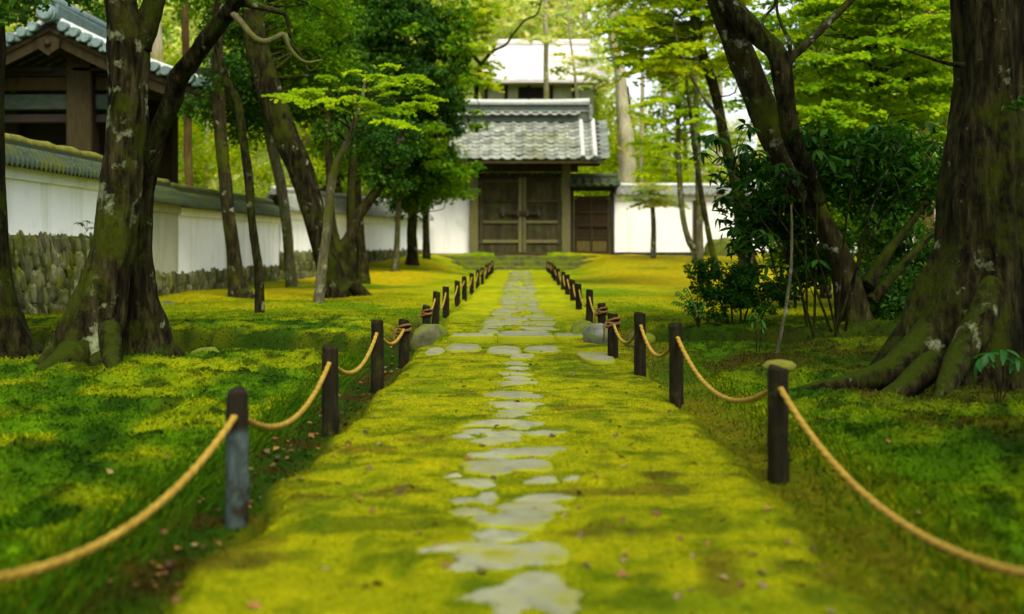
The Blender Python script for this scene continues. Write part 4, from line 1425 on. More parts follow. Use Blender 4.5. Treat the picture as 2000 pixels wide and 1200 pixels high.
def twigs(parent, starts, ends, r0, m, seed=0, name='branches'):
    mb = MB()
    r_ = np.random.default_rng(seed)
    for e in ends:
        s = starts[np.argmin(np.linalg.norm(starts - e - [0, 0, -.3], axis=1))]
        mid = (s + e) / 2 + r_.normal(0, .08, 3) * np.linalg.norm(e - s)
        mb.sweep(catmull(np.array([s, mid, e]), 7), np.linspace(r0, r0 * .3, 7), 6)
    return mb.build(name, m, parent, smooth_=True, kind='stuff')


def newtree(name, label, x, y, cat='tree', group=None):
    return thing(name, label, cat, (x, y, g1(x, y)), group)


def base_of(pts, d):
    p = pts[0]
    w = P(p[0], p[1], p[3] if len(p) > 3 else d)
    return w[0], w[1]


# --- big double-stemmed tree on the left
d = 8.7
T1a = [(160, 740, 84), (166, 690, 64), (180, 640, 54), (195, 592, 49), (208, 530, 42), (218, 467, 40), (226, 380, 38), (233, 300, 37), (250, 200, 37), (254, 120, 41), (250, 60, 36), (240, 10, 30), (226, -60, 28), (200, -250, 24), (190, -500, 16), (180, -800, 9)]
t1 = newtree('old_tree', 'twin-stemmed mossy tree with pale lichen streak and spreading roots, left of the lawn', *base_of(T1a, d))
_, tp1, _ = stem(t1, T1a, d, M['bark_lichen'], lobes=.20, nl=6, ground_it=True, seed=1, rough=.16, sides=60)
stem(t1, [(266, 90, 26), (283, 40, 23), (300, -10, 21), (330, -120, 18), (360, -300, 14)], d, M['bark_dark'], 'limb', seed=2)
T1b = [(298, 720, 66, 9.1), (291, 680, 50, 9.1), (285, 633, 40, 9.1), (275, 550, 31, 9.1), (272, 467, 24, 9.1), (280, 360, 21, 9.1), (303, 265, 18, 9.0), (333, 200, 18, 8.9), (348, 150, 19, 8.8), (377, 113, 17, 8.7), (402, 75, 17, 8.6), (430, 38, 16, 8.5), (452, 2, 14, 8.4), (480, -60, 12, 8.3), (500, -160, 9, 8.2)]
_, tp2, _ = stem(t1, T1b, d, M['bark_dark'], lobes=.22, nl=5, ground_it=True, seed=3, rough=.15)
stem(t1, [(440, 30, 10, 8.5), (450, 12, 9, 8.5), (468, 6, 8, 8.45), (493, 10, 7, 8.4), (533, 20, 6, 8.4), (555, 27, 5, 8.4), (563, 47, 4, 8.4), (566, 75, 3, 8.4)], d, M['bark_mid'], 'limb', seed=4, sides=12)
stem(t1, [(448, 22, 7, 8.45), (462, 35, 6.5, 8.4), (477, 52, 6, 8.35), (497, 74, 6, 8.3), (517, 82, 6, 8.3), (540, 74, 6, 8.3), (555, 69, 6, 8.3), (564, 90, 5, 8.3), (578, 110, 4, 8.3), (600, 123, 3, 8.3), (630, 118, 2, 8.3)], d, M['bark_light'], 'limb', seed=5, sides=12)
stem(t1, [(560, 78, 4, 8.3), (575, 95, 3, 8.3), (592, 115, 2.6, 8.3), (603, 138, 2, 8.3), (621, 133, 1.4, 8.3)], d, M['bark_mid'], 'limb', seed=6, sides=8)
for k, r_ in enumerate([[(150, 690, 36, 8.5), (105, 722, 26, 8.3), (60, 738, 17, 8.15), (0, 748, 12, 8.1), (-60, 765, 7, 8.0)],
                        [(172, 660, 26, 8.62), (135, 715, 26, 8.4), (85, 748, 18, 8.1), (25, 764, 11, 7.9), (-40, 780, 5, 7.75)],
                        [(200, 715, 34, 8.5), (245, 735, 20, 8.3), (300, 742, 12, 8.2), (345, 752, 6, 8.1)],
                        [(320, 700, 34, 9.1), (350, 716, 20, 9.2), (385, 720, 10, 9.3)],
                        [(212, 640, 22, 8.6), (218, 700, 20, 8.42), (226, 735, 13, 8.25), (240, 758, 6, 8.05)]]):
    root(t1, r_, d, M['bark_dark'], 10 + k)
r_ = np.random.default_rng(21)
cc = ell((-3.7, 8.1, 5.6), (2.6, 2.3, 1.5), 66, .5, r_)
leafy(t1, cc, .55, 75, .13, M['lf_ever'], 22, up=.6)
cc = np.array([P(x, y, 8.2) for x, y in ((20, 5), (60, -15), (130, -25), (90, 8), (10, 30), (160, -5))])
leafy(t1, cc, .10, 36, .055, M['lf_ever'], 23, name='spray', kind='stuff')

# --- dark trunk at the far left edge
T0 = [(12, 705, 74), (6, 660, 55), (-2, 600, 42), (-10, 520, 36), (-18, 425, 31), (-22, 250, 30), (-24, 0, 29), (-26, -250, 22), (-30, -600, 12)]
t0 = newtree('old_tree', 'dark trunk cut by the left edge of the picture', *base_of(T0, 9.6))
stem(t0, T0, 9.6, M['bark_dark'], lobes=.25, nl=5, ground_it=True, seed=31)
leafy(t0, ell((-5.2, 8.8, 5.0), (1.8, 1.8, 1.3), 30, .5, np.random.default_rng(3)), .5, 70, .13, M['lf_ever'], 33)

# --- trees of the left lawn
LEFT = [
    ('slender_tree', 'thin dark sinuous trunk rising from the left lawn in front of the white wall', 'bark_dark', 15.4,
     [(505, 617, 10), (504, 530, 9), (494, 450, 8), (486, 360, 9), (473, 270, 8), (463, 200, 8), (445, 165, 8.5), (428, 110, 7), (418, 60, 6), (425, 0, 5), (430, -80, 4)], 0, None),
    ('lawn_tree', 'straight mossy trunk with flared foot, behind the thin sinuous one', 'bark_mid', 20.5,
     [(472, 580, 26), (466, 560, 18), (459, 515, 14), (449, 440, 12.5), (443, 370, 12), (437, 300, 12), (430, 225, 12), (425, 120, 11), (424, 0, 11), (424, -150, 9)], .2, None),
    ('pale_tree', 'pale lichen-covered trunk in front of the angled wall', 'bark_light', 26,
     [(572, 557, 13), (566, 500, 10), (560, 440, 10), (550, 380, 10.5), (537, 320, 10), (520, 245, 9), (505, 190, 8), (490, 100, 7), (480, 0, 6)], .1, None),
    ('leaning_tree', 'thick dark trunk leaning to the left in the lawn', 'bark_dark', 20.8,
     [(668, 583, 38), (655, 560, 27), (637, 500, 23), (616, 433, 22), (600, 370, 24), (575, 300, 25), (535, 200, 24), (515, 133, 24), (498, 67, 22), (486, 0, 20), (470, -120, 17)], .2, None),
    ('slender_maple', 'slim pale maple leaning right, in front of the thick leaning trunk', 'bark_light', 18.2,
     [(621, 595, 11), (630, 510, 9), (640, 430, 8.5), (645, 370, 8.5), (656, 320, 7), (673, 285, 6.5), (690, 240, 6), (703, 215, 4.5), (710, 175, 3), (714, 155, 1.5)], .1, None),
    ('forked_tree', 'low mossy trunk forking in a V beside the leaning trunk', 'bark_mid', 22.3,
     [(672, 576, 24), (668, 545, 17), (664, 505, 15), (668, 485, 14), (684, 460, 11), (698, 425, 11), (715, 402, 10), (740, 368, 9.5), (765, 325, 8), (790, 250, 6)], .25,
     [(664, 500, 11), (655, 470, 9), (648, 430, 8), (643, 380, 7), (640, 280, 6), (640, 180, 5)]),
    ('lawn_tree', 'upright mossy trunk right behind the V fork', 'bark_mid', 25,
     [(686, 553, 11), (685, 480, 8.5), (686, 410, 8.5), (690, 300, 7), (692, 180, 6)], .1, None),
    ('lawn_tree', 'mossy trunk tapering upward between the V fork and the bluish stem', 'bark_mid', 27,
     [(710, 547, 15), (706, 500, 10), (701, 440, 9), (696, 350, 7.5), (690, 230, 6)], .15, None),
    ('slender_tree', 'thin bluish grey stem before the white wall left of the gate', 'bark_light', 34,
     [(770, 535, 9), (774, 470, 5.5), (778, 410, 5), (785, 330, 4), (790, 230, 3)], 0, None),
    ('evergreen_tree', 'large dark evergreen whose crown hides the left half of the gate roof', 'bark_mid', 36,
     [(806, 535, 20), (805, 515, 14), (805, 480, 10), (806, 410, 9.5), (812, 300, 9), (800, 150, 8), (790, 0, 6), (785, -120, 4)], .2, None),
    ('slender_tree', 'thin mossy stem against the white panel left of the gate', 'bark_mid', 39,
     [(832, 522, 9), (832, 450, 6.5), (830, 370, 6.5), (825, 280, 5), (815, 200, 4)], 0, None),
]
made = {}
for k, (nm, lab, mk, d, pts, lob, fork) in enumerate(LEFT):
    t = newtree(nm, lab, *base_of(pts, d))
    _, tp, _ = stem(t, pts, d, M[mk], lobes=lob, ground_it=True, seed=40 + k, rough=.07)
    if fork:
        stem(t, fork, d, M[mk], 'limb', seed=70 + k)
    made[k] = (t, tp)

# roots of the leaning trunk running right
root(made[3][0], [(690, 555, 14), (712, 575, 10), (740, 588, 5), (770, 596, 2)], 20.6, M['bark_mid'], 81)


def pxell(cx, cy, hw, hh, d, dep, n, shell, seed):
    c = P(cx, cy, d)
    return ell(c, (hw * d / F, dep, hh * d / F), n, shell, np.random.default_rng(seed))


# crown of the big evergreen
t, tp = made[9]
cc = np.vstack([pxell(745, 130, 150, 190, 33, 1.9, 70, .45, 1), pxell(690, 20, 150, 120, 33, 1.8, 40, .5, 2), pxell(830, 230, 85, 130, 34, 1.3, 34, .5, 3),
                pxell(800, 330, 70, 70, 34.5, 1.0, 18, .6, 4), pxell(860, 60, 50, 110, 34, 1.2, 20, .6, 5), pxell(640, 190, 80, 70, 32, 1.2, 26, .6, 6), pxell(730, 290, 70, 50, 33, 1.0, 22, .6, 66)])
rr_ = np.random.default_rng(900)
sel = rr_.random(len(cc))
leafy(t, cc[sel < .55], .60, 170, .16, M['lf_ever'], 90, up=.8, flat=.42)
leafy(t, cc[sel >= .55], .42, 110, .15, M['lf_ever'], 89, up=.4, flat=.9, name='inner_crown')
out_ = np.vstack([pxell(745, 150, 185, 225, 33, 2.1, 46, .12, 901), pxell(870, 270, 70, 140, 34, 1.2, 22, .12, 902)])
leafy(t, out_, .42, 90, .15, M['lf_mid'], 903, up=.8, flat=.4, name='outer_sprays')
twigs(t, tp, cc[::4], .035, M['bark_dark'], 91)
# lighter sprays at its rim
cc = np.vstack([pxell(880, 300, 45, 60, 35, .6, 16, .7, 7), pxell(855, 365, 60, 40, 35.5, .6, 16, .7, 8), pxell(905, 120, 25, 110, 34, .6, 12, .7, 9), pxell(800, 400, 70, 30, 35, .6, 14, .7, 18)])
leafy(made[10][0], cc, .36, 95, .12, M['lf_mid'], 92)
twigs(made[10][0], made[10][1], cc[::2], .02, M['bark_mid'], 93)
# crown of the leaning trunk
t, tp = made[3]
cc = np.vstack([pxell(570, 60, 150, 120, 23, 1.8, 90, .5, 10), pxell(470, -40, 140, 80, 22, 1.6, 30, .5, 11), pxell(600, 150, 60, 60, 24, 1.0, 16, .6, 12)])
leafy(t, cc, .36, 120, .09, M['lf_mid'], 94)
leafy(t, pxell(610, 110, 150, 130, 25.5, 1.2, 80, .5, 19), .38, 130, .10, M['lf_ever'], 95, name='inner_crown')
twigs(t, tp, cc[::3], .03, M['bark_dark'], 96)
# slim maple: layered fans
t, tp = made[4]
fan = [(600, 182), (640, 196), (690, 190), (565, 190), (660, 212), (720, 205), (760, 182), (800, 172), (835, 188), (770, 215), (810, 205), (850, 195), (740, 150), (790, 150), (705, 228), (770, 238), (620, 178), (680, 172), (755, 165), (820, 158), (725, 222), (585, 178), (640, 150), (690, 140), (760, 128)]
cc = np.array([P(x, y, 18 + rng.normal(0, .5)) for x, y in fan])
sprays(t, cc, .30, 130, .060, M['lf_maple'], 97)
twigs(t, tp, cc, .012, M['bark_mid'], 98)
# dark leaves round the straight trunk
t, tp = made[1]
cc = np.vstack([pxell(440, 150, 70, 70, 21, .9, 26, .6, 13), pxell(400, 215, 50, 30, 21, .6, 10, .7, 14), pxell(480, 230, 50, 40, 21.5, .6, 12, .7, 15), pxell(420, 40, 70, 70, 21.5, .9, 12, .6, 16)])
leafy(t, cc, .26, 80, .085, M['lf_ever'], 99)
twigs(t, tp, cc[::3], .015, M['bark_dark'], 100)
cc = np.vstack([pxell(520, 210, 60, 60, 26, .9, 16, .6, 17), pxell(500, 60, 60, 80, 26, .9, 14, .6, 27)])
leafy(made[2][0], cc, .34, 90, .09, M['lf_mid'], 101)
leafy(made[5][0], np.vstack([pxell(690, 270, 80, 50, 22.5, .7, 14, .6, 28), pxell(770, 290, 60, 60, 22.5, .7, 24, .6, 38), pxell(760, 350, 50, 40, 22.5, .5, 10, .6, 39)]), .28, 90, .085, M['lf_ever'], 102)
leafy(made[6][0], pxell(690, 200, 60, 60, 25.5, .8, 16, .6, 29), .32, 90, .09, M['lf_ever'], 103)
leafy(made[7][0], pxell(690, 320, 50, 40, 27, .7, 10, .6, 30), .28, 80, .09, M['lf_mid'], 104)
leafy(made[8][0], pxell(785, 280, 50, 70, 34, .8, 14, .6, 31), .36, 90, .11, M['lf_ever'], 105)
leafy(made[0][0], pxell(420, -40, 60, 60, 15.4, .8, 12, .6, 32), .26, 70, .08, M['lf_mid'], 106)

# --- massive trunk on the right
d = 8.0
R1 = [(1846, 775, 158), (1860, 725, 132), (1874, 680, 116), (1893, 605, 106), (1911, 525, 98), (1920, 450, 95), (1927, 380, 93), (1938, 300, 86), (1946, 220, 75), (1950, 150, 68), (1944, 60, 69), (1940, 0, 70), (1935, -150, 62), (1930, -400, 45), (1920, -700, 26)]
r1 = newtree('old_tree', 'massive dark trunk with flaring mossy roots at the right edge', *base_of(R1, d))
_, tpr, _ = stem(r1, R1, d, M['bark_dark'], lobes=.16, nl=7, ground_it=True, seed=120, rough=.17, sides=72)
for k, rt in enumerate([[(1860, 600, 40, 7.95), (1806, 680, 42, 7.8), (1745, 726, 31, 7.6), (1680, 746, 21, 7.45), (1610, 759, 13, 7.3), (1540, 774, 5, 7.2)],
                        [(1935, 560, 26, 7.75), (1915, 630, 30, 7.6), (1880, 690, 27, 7.5), (1850, 745, 20, 7.3), (1825, 795, 9, 7.1)],
                        [(1830, 690, 36, 7.8), (1775, 752, 24, 7.4), (1705, 786, 12, 7.15), (1640, 802, 5, 7.0)]]):
    root(r1, rt, d, M['bark_dark'] if k != 1 else M['bark_lichen'], 130 + k)
stem(r1, [(1884, 128, 6), (1850, 124, 4), (1800, 108, 3), (1760, 95, 2)], 7.9, M['bark_dark'], 'limb', seed=140, sides=8)
leafy(r1, ell((3.6, 7.6, 5.6), (3.0, 2.8, 1.5), 76, .5, np.random.default_rng(8)), .55, 75, .13, M['lf_ever'], 141)
leafy(r1, np.array([P(1985, 205, 7.3), P(1970, 212, 7.3), P(1998, 198, 7.3)]), .05, 14, .05, M['lf_ever'], 142, name='spray', kind='stuff')

# --- pair of leaning trunks
d = 12.4
R2a = [(1674, 660, 44), (1670, 630, 34), (1650, 545, 26), (1626, 475, 21), (1592, 412, 20), (1562, 360, 22), (1524, 290, 25), (1495, 220, 27), (1465, 150, 27), (1428, 70, 27), (1400, -10, 27), (1370, -120, 24), (1340, -300, 17)]
r2 = newtree('leaning_tree', 'pair of dark trunks twisted together and leaning left over the lawn', *base_of(R2a, d))
_, tpr2, _ = stem(r2, R2a, d, M['bark_mid'], lobes=.22, nl=5, ground_it=True, seed=150)
stem(r2, [(1600, 400, 14, 12.2), (1580, 345, 16, 12.1), (1550, 280, 18, 12.0), (1537, 220, 18, 11.95), (1531, 170, 20, 11.9), (1520, 112, 20, 11.9), (1490, 78, 20, 12), (1448, 34, 21, 12.1), (1410, -10, 20, 12.2), (1370, -80, 18, 12.3), (1350, -200, 13, 12.3)], d, M['bark_dark'], 'trunk', seed=151)
stem(r2, [(1528, 140, 14, 11.9), (1545, 115, 10, 11.95), (1570, 93, 8.5, 12), (1600, 62, 8, 12.1), (1630, 32, 7.5, 12.2), (1662, 0, 7, 12.3), (1720, -60, 6, 12.5)], d, M['bark_mid'], 'limb', seed=152)
stem(r2, [(1512, 95, 5, 11.9), (1492, 60, 3.5, 11.8), (1492, 35, 3, 11.8), (1512, 12, 3, 11.8), (1516, -20, 2, 11.8)], d, M['bark_mid'], 'limb', seed=153, sides=8)
stem(r2, [(1540, 118, 5, 11.95), (1543, 85, 4, 11.9), (1528, 50, 3.4, 11.9), (1518, 20, 3, 11.9), (1520, -20, 2, 11.9)], d, M['bark_mid'], 'limb', seed=154, sides=8)
stem(r2, [(1690, 560, 16, 12.6), (1720, 510, 12, 12.8), (1760, 460, 8, 13), (1800, 410, 6, 13.2), (1830, 360, 4, 13.4)], d, M['bark_dark'], 'limb', seed=155)
stem(r2, [(1700, 590, 14, 12.6), (1745, 540, 9, 12.7), (1790, 490, 7, 12.9), (1840, 440, 4, 13.1)], d, M['bark_dark'], 'limb', seed=156)
leafy(r2, ell((2.6, 11.6, 5.6), (2.0, 1.9, 1.0), 40, .5, np.random.default_rng(9)), .5, 75, .12, M['lf_mid'], 157)

# --- trees of the right lawn and the maples
def simple(nm, lab, mk, d, pts, lob=.1, seed=0):
    t = newtree(nm, lab, *base_of(pts, d))
    _, tp, _ = stem(t, pts, d, M[mk], lobes=lob, ground_it=True, seed=seed, rough=.07)
    return t, tp


t, tp = simple('maple_tree', 'mossy-footed maple trunk curving left behind the dark leaning pair', 'bark_mid', 26, [(1462, 525, 19), (1458, 490, 15), (1450, 430, 14), (1444, 383, 13), (1434, 337, 12), (1416, 262, 10), (1400, 187, 10), (1375, 112, 10), (1362, 60, 10), (1358, 0, 10), (1352, -120, 8)], .15, 160)
stem(t, [(1416, 240, 4, 25.5), (1381, 199, 4, 25), (1344, 139, 3.4, 25), (1322, 80, 3, 25), (1312, 30, 2, 25)], 26, M['bark_light'], 'limb', seed=161, sides=8)
cc = np.array([P(rng.uniform(1205, 1450), y, rng.uniform(24, 28)) for y in np.linspace(-120, 140, 95)])
sprays(t, cc, .62, 270, .10, M['lf_yellow'], 162)
twigs(t, tp, cc[::2], .02, M['bark_mid'], 163)
t, tp = simple('slender_tree', 'slim pale trunk bending at its foot before the right white wall', 'bark_light', 37, [(1358, 497, 8), (1344, 465, 6), (1334, 417, 5.5), (1329, 360, 5.5), (1326, 300, 5), (1322, 200, 4.5), (1318, 80, 4)], 0, 164)
cc = np.array([P(rng.uniform(1235, 1400), y, rng.uniform(36, 39)) for y in np.linspace(150, 345, 34)])
sprays(t, cc, .50, 110, .10, M['lf_yellow'], 165)
twigs(t, tp, cc[::2], .015, M['bark_mid'], 166)
t, tp = simple('slender_tree', 'pale upright trunk beside the slim bending one', 'bark_light', 36.4, [(1368, 492, 8), (1367, 440, 7), (1366, 380, 7), (1362, 300, 6), (1360, 180, 5.5), (1355, 60, 5)], 0, 167)
cc = np.array([P(rng.uniform(1290, 1450), y, rng.uniform(36, 38)) for y in np.linspace(110, 290, 34)])
sprays(t, cc, .50, 110, .10, M['lf_maple'], 168)
t, tp = simple('slender_tree', 'thin greenish trunk slanting left, nearest the lawn before the right wall', 'bark_mid', 33, [(1399, 522, 7), (1390, 485, 6), (1383, 450, 5.5), (1373, 400, 5.5), (1364, 345, 5), (1350, 250, 4), (1340, 150, 3)], 0, 169)
cc = np.array([P(rng.uniform(1280, 1420), y, rng.uniform(32, 34)) for y in np.linspace(200, 330, 9)])
sprays(t, cc, .42, 100, .09, M['lf_maple'], 170)
t, tp = simple('small_maple', 'small pale umbrella-shaped maple against the right white wall', 'bark_light', 40, [(1276, 500, 6), (1276, 450, 5), (1275, 410, 4.5), (1274, 385, 4)], 0, 171)
cc = np.array([P(1275 + rng.normal(0, 28), y, 40 + rng.normal(0, .4)) for y in np.linspace(360, 402, 24)])
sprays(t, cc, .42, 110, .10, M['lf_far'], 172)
twigs(t, tp[-4:], cc, .012, M['bark_light'], 173)
t, tp = simple('maple_tree', 'bright layered maple filling the top right behind the leaning pair', 'bark_mid', 18.5, [(1690, 560, 16), (1688, 480, 13), (1680, 400, 12), (1690, 300, 11), (1705, 200, 10), (1700, 80, 9), (1690, -60, 8)], .1, 174)
cc = np.array([P(rng.uniform(1560, 1880), y, rng.uniform(16.5, 20.5)) for y in np.linspace(-110, 265, 190)])
sprays(t, cc, .52, 240, .075, M['lf_maple'], 175)
twigs(t, tp, cc[::2], .02, M['bark_mid'], 176)
t, tp = simple('maple_tree', 'deeper green maple low behind the leaning pair', 'bark_mid', 21, [(1610, 540, 11), (1608, 450, 10), (1600, 350, 9), (1595, 240, 8), (1590, 120, 6)], .1, 177)
cc = np.array([P(rng.uniform(1480, 1720), y, rng.uniform(20, 22.5)) for y in np.linspace(0, 420, 60)])
sprays(t, cc, .55, 170, .085, M['lf_mid'], 178)
twigs(t, tp, cc[::3], .02, M['bark_mid'], 179)

# --- evergreen shrubs of the dark right middle ground
for k, (lab, cx_, cy_, hw, hh, d, n, mk) in enumerate([
        ('dark evergreen shrub filling the gap between the leaning pair and the massive trunk', 1770, 420, 110, 170, 15.0, 70, 'lf_ever'),
        ('dark bush low behind the foot of the massive trunk', 1760, 590, 110, 70, 13.2, 40, 'lf_ever'),
        ('mid green bush glimpsed behind the dark shrubs', 1650, 440, 110, 130, 17.5, 44, 'lf_mid'),
        ('dark bush right of the pale trunk, behind the broad-leaved shrub', 1540, 450, 60, 90, 16.5, 22, 'lf_mid')]):
    x, y = P(cx_, cy_, d)[:2]
    t = newtree('evergreen_shrub', lab, x, y, 'shrub')
    cc = pxell(cx_, cy_, hw, hh, d, .9, n, .5, 200 + k)
    leafy(t, cc, .24, 120, .075, M[mk], 210 + k)
    g = g1(x, y)
    mb = MB()
    for q in range(5):
        e = cc[q * 3]
        mb.sweep(catmull(np.array([[x + rng.normal(0, .15), y + rng.normal(0, .1), g - .1], [(x + e[0]) / 2 + rng.normal(0, .1), y, (g + e[2]) / 2], e]), 9), np.linspace(.025, .008, 9), 6)
    mb.build('stems', M['bark_dark'], t, smooth_=True)


# --- broad-leaved shrub: every leaf an object
def big_leaf(m, bend=.25, asp=.30):
    n = 5
    V, Fc = [], []
    for i in range(n):
        u = i / (n - 1)
        w = asp * math.sin(math.pi * (u * .92 + .04)) ** .8 * .5
        z = -bend * u * u
        V += [(u, -w, z + w * .35), (u, 0, z), (u, w, z + w * .35)]
    for i in range(n - 1):
        for j in (0, 1):
            a = i * 3 + j
            Fc.append((a, a + 1, a + 4, a + 3))
    me = bpy.data.meshes.new('leaf')
    me.from_pydata(V, [], Fc)
    me.materials.append(m)
    me.polygons.foreach_set('use_smooth', [True] * len(me.polygons))
    return me


def whorl(me_list, parent, c, n, size, r_, tilt=.35, start=0.0):
    for i in range(n):
        a = start + i * 6.283 / n + r_.normal(0, .25)
        pitch = r_.normal(tilt, .22)
        R = Matrix.Rotation(a, 3, 'Z') @ Matrix.Rotation(pitch, 3, 'Y') @ Matrix.Rotation(r_.normal(0, .3), 3, 'X')
        s = size * r_.uniform(.7, 1.15)
        o = inst(me_list[r_.integers(len(me_list))], 'leaf', parent, c, mat3=R, sc=(s, s, s))


BL = [big_leaf(M['lf_big'], b, a) for b, a in ((.2, .32), (.4, .30), (.1, .36))]
r_ = np.random.default_rng(77)
sx, sy = P(1610, 640, 11.9)[:2]
sh = newtree('broad_leaved_shrub', 'dark shrub with whorls of large glossy leaves around the leaning trunks', sx, sy, 'shrub')
wh = []
for (x0, x1, y0, y1, n, d0, d1) in ((1350, 1480, 235, 320, 9, 11.3, 12), (1400, 1560, 300, 480, 14, 11.4, 12.2), (1540, 1640, 215, 330, 7, 11.4, 11.9), (1640, 1860, 235, 340, 8, 11.8, 12.8), (1480, 1620, 440, 540, 6, 11.5, 12.2)):
    for i in range(n):
        wh.append(P(r_.uniform(x0, x1), r_.uniform(y0, y1), r_.uniform(d0, d1)))
wh = np.array(wh)
for c in wh:
    whorl(BL, sh, c, 7, .155, r_, start=r_.random() * 6)
spts = []
for k, e in enumerate([(1400, 300), (1450, 380), (1500, 330), (1560, 270), (1600, 240), (1680, 280), (1760, 270), (1830, 290), (1520, 480)]):
    b = np.array([sx + r_.normal(0, .15), sy + r_.normal(0, .1), 0])
    b[2] = g1(b[0], b[1]) - .1
    e3 = P(*e, 11.8)
    mid = (b + e3) / 2 + [(e3[0] - b[0]) * -.12, 0, .12]
    c = catmull(np.array([b, mid, e3]), 20)
    spts.append(c)
    V, Fc = sweep(c, np.linspace(.014, .005, 20), 8)
    obj_np('stem', V, Fc, M['bark_dark'], sh)
twigs(sh, np.vstack(spts), wh, .007, M['bark_dark'], 5, 'twigs')
# unpicked mass of the same leaves farther in
cc = np.vstack([pxell(1560, 330, 120, 110, 12.9, .3, 40, .6, 301), pxell(1740, 330, 130, 90, 13.2, .5, 60, .6, 302), pxell(1490, 410, 90, 90, 12.8, .3, 26, .6, 303), pxell(1580, 500, 70, 70, 13.0, .3, 22, .6, 305)])
leafy(sh, cc, .22, 34, .14, M['lf_bigs'], 304, asp=.3, name='inner_leaves', kind='stuff')

# --- small rounded shrub with bare stems
x, y = P(1450, 655, 12.3)[:2]
ss = newtree('small_shrub', 'low dark shrub of small leaves on bare stems beside the brown rope post', x, y, 'shrub')
cc = np.vstack([pxell(1445, 560, 95, 40, 12.3, .42, 60, .6, 310), pxell(1370, 525, 40, 22, 12.2, .2, 14, .7, 311), pxell(1525, 575, 35, 25, 12.3, .2, 12, .7, 312)])
cc = np.vstack([cc, pxell(1440, 590, 100, 35, 12.25, .35, 34, .6, 314)])
leafy(ss, cc, .085, 60, .042, M['lf_bigs'], 313)
for k, (bx_, tx, ty) in enumerate([(1424, 1380, 545), (1432, 1420, 550), (1446, 1450, 540), (1448, 1490, 555), (1478, 1520, 575), (1428, 1400, 580)]):
    b, e = P(bx_, 662, 12.3), P(tx, ty, 12.3)
    V, Fc = sweep(catmull(np.array([b - [0, 0, .08], (b + e) / 2 + [(e[0] - b[0]) * -.25, 0, 0], e]), 12), np.linspace(.014, .005, 12), 8)
    obj_np('stem', V, Fc, M['bark_dark'], ss)

# --- light ferny plant, sapling, leaning cane, plant at the massive foot
FL = [big_leaf(M['lf_fresh'], .3, .34), big_leaf(M['lf_fresh'], .5, .30)]
fx, fy = P(1365, 612, 12.0)[:2]
fp = newtree('ferny_plant', 'light green feathery plant on the left side of the small shrub', fx, fy, 'plant')
for k, (tx, ty) in enumerate([(1325, 570), (1340, 562), (1360, 566), (1385, 572), (1318, 588), (1350, 585), (1375, 590)]):
    b, e = np.array([fx, fy, g1(fx, fy)]), P(tx, ty, 12.0 + rng.normal(0, .1))
    c = catmull(np.array([b, (b + e) / 2 + [0, 0, .07], e]), 10)
    V, Fc = sweep(c, np.linspace(.006, .003, 10), 6)
    obj_np('stalk', V, Fc, M['bark_mid'], fp)
    for q in range(3, 10):
        for s in (-1, 1):
            R = Matrix.Rotation(math.atan2(e[1] - b[1], e[0] - b[0]) + s * 1.0, 3, 'Z') @ Matrix.Rotation(.25, 3, 'Y')
            inst(FL[q % 2], 'leaf', fp, c[q], mat3=R, sc=(.062, .062, .062))
px_, py_ = P(1950, 735, 6.9)[:2]
pl = newtree('leafy_plant', 'fresh green broad-leaved plant at the foot of the massive trunk', px_, py_, 'plant')
r_ = np.random.default_rng(5)
for (tx, ty) in ((1935, 690), (1960, 684), (1915, 700), (1985, 700)):
    b, e = np.array([px_, py_, g1(px_, py_)]), P(tx, ty, 6.85)
    V, Fc = sweep(catmull(np.array([b, (b + e) / 2 + [.01, 0, .02], e]), 8), .004, 6)
    obj_np('stalk', V, Fc, M['bark_mid'], pl)
    whorl(FL, pl, e, 6, .12, r_, .3, r_.random() * 6)
for lab, bx_, by_, d, tops in (('thin sapling with a few fresh leaves in the green moss, near the brown rope post', 1478, 690, 9.9, ((1470, 615), (1488, 625))),):
    x, y = P(bx_, by_, d)[:2]
    sp = newtree('sapling', lab, x, y, 'sapling')
    for tx, ty in tops:
        e = P(tx, ty, d)
        V, Fc = sweep(catmull(np.array([[x, y, g1(x, y) - .03], (np.array([x, y, g1(x, y)]) + e) / 2 + [.012, 0, 0], e]), 10), np.linspace(.005, .003, 10), 6)
        obj_np('stem', V, Fc, M['bark_mid'], sp)
        whorl(FL, sp, e, 5, .075, r_, .2)
        whorl(FL, sp, e - [0, 0, .06], 4, .06, r_, .2)
cpts = [(1517, 700, 4), (1524, 655, 3.6), (1535, 600, 3.4), (1545, 520, 3), (1547, 450, 2.6), (1546, 400, 2)]
x, y = base_of(cpts, 10.0)
cn = newtree('leaning_cane', 'bare thin cane leaning up in front of the broad-leaved shrub', x, y, 'branch')
stem(cn, cpts, 10.0, M['bark_light'], 'cane', ground_it=True, seed=400, sides=8)
# sprig on the near wall
wp = P(170, 452, 15.6)
sg = thing('wall_sprig', 'small leafy sprig growing at the top of the tall stone base', 'plant', wp)
for (tx, ty) in ((155, 435), (170, 432), (178, 445), (165, 460)):
    e = P(tx, ty, 15.55)
    V, Fc = sweep(catmull(np.array([wp, (wp + e) / 2 + [0, 0, .02], e]), 6), .004, 6)
    obj_np('stalk', V, Fc, M['bark_mid'], sg)
    whorl(BL, sg, e, 4, .10, r_, .2)

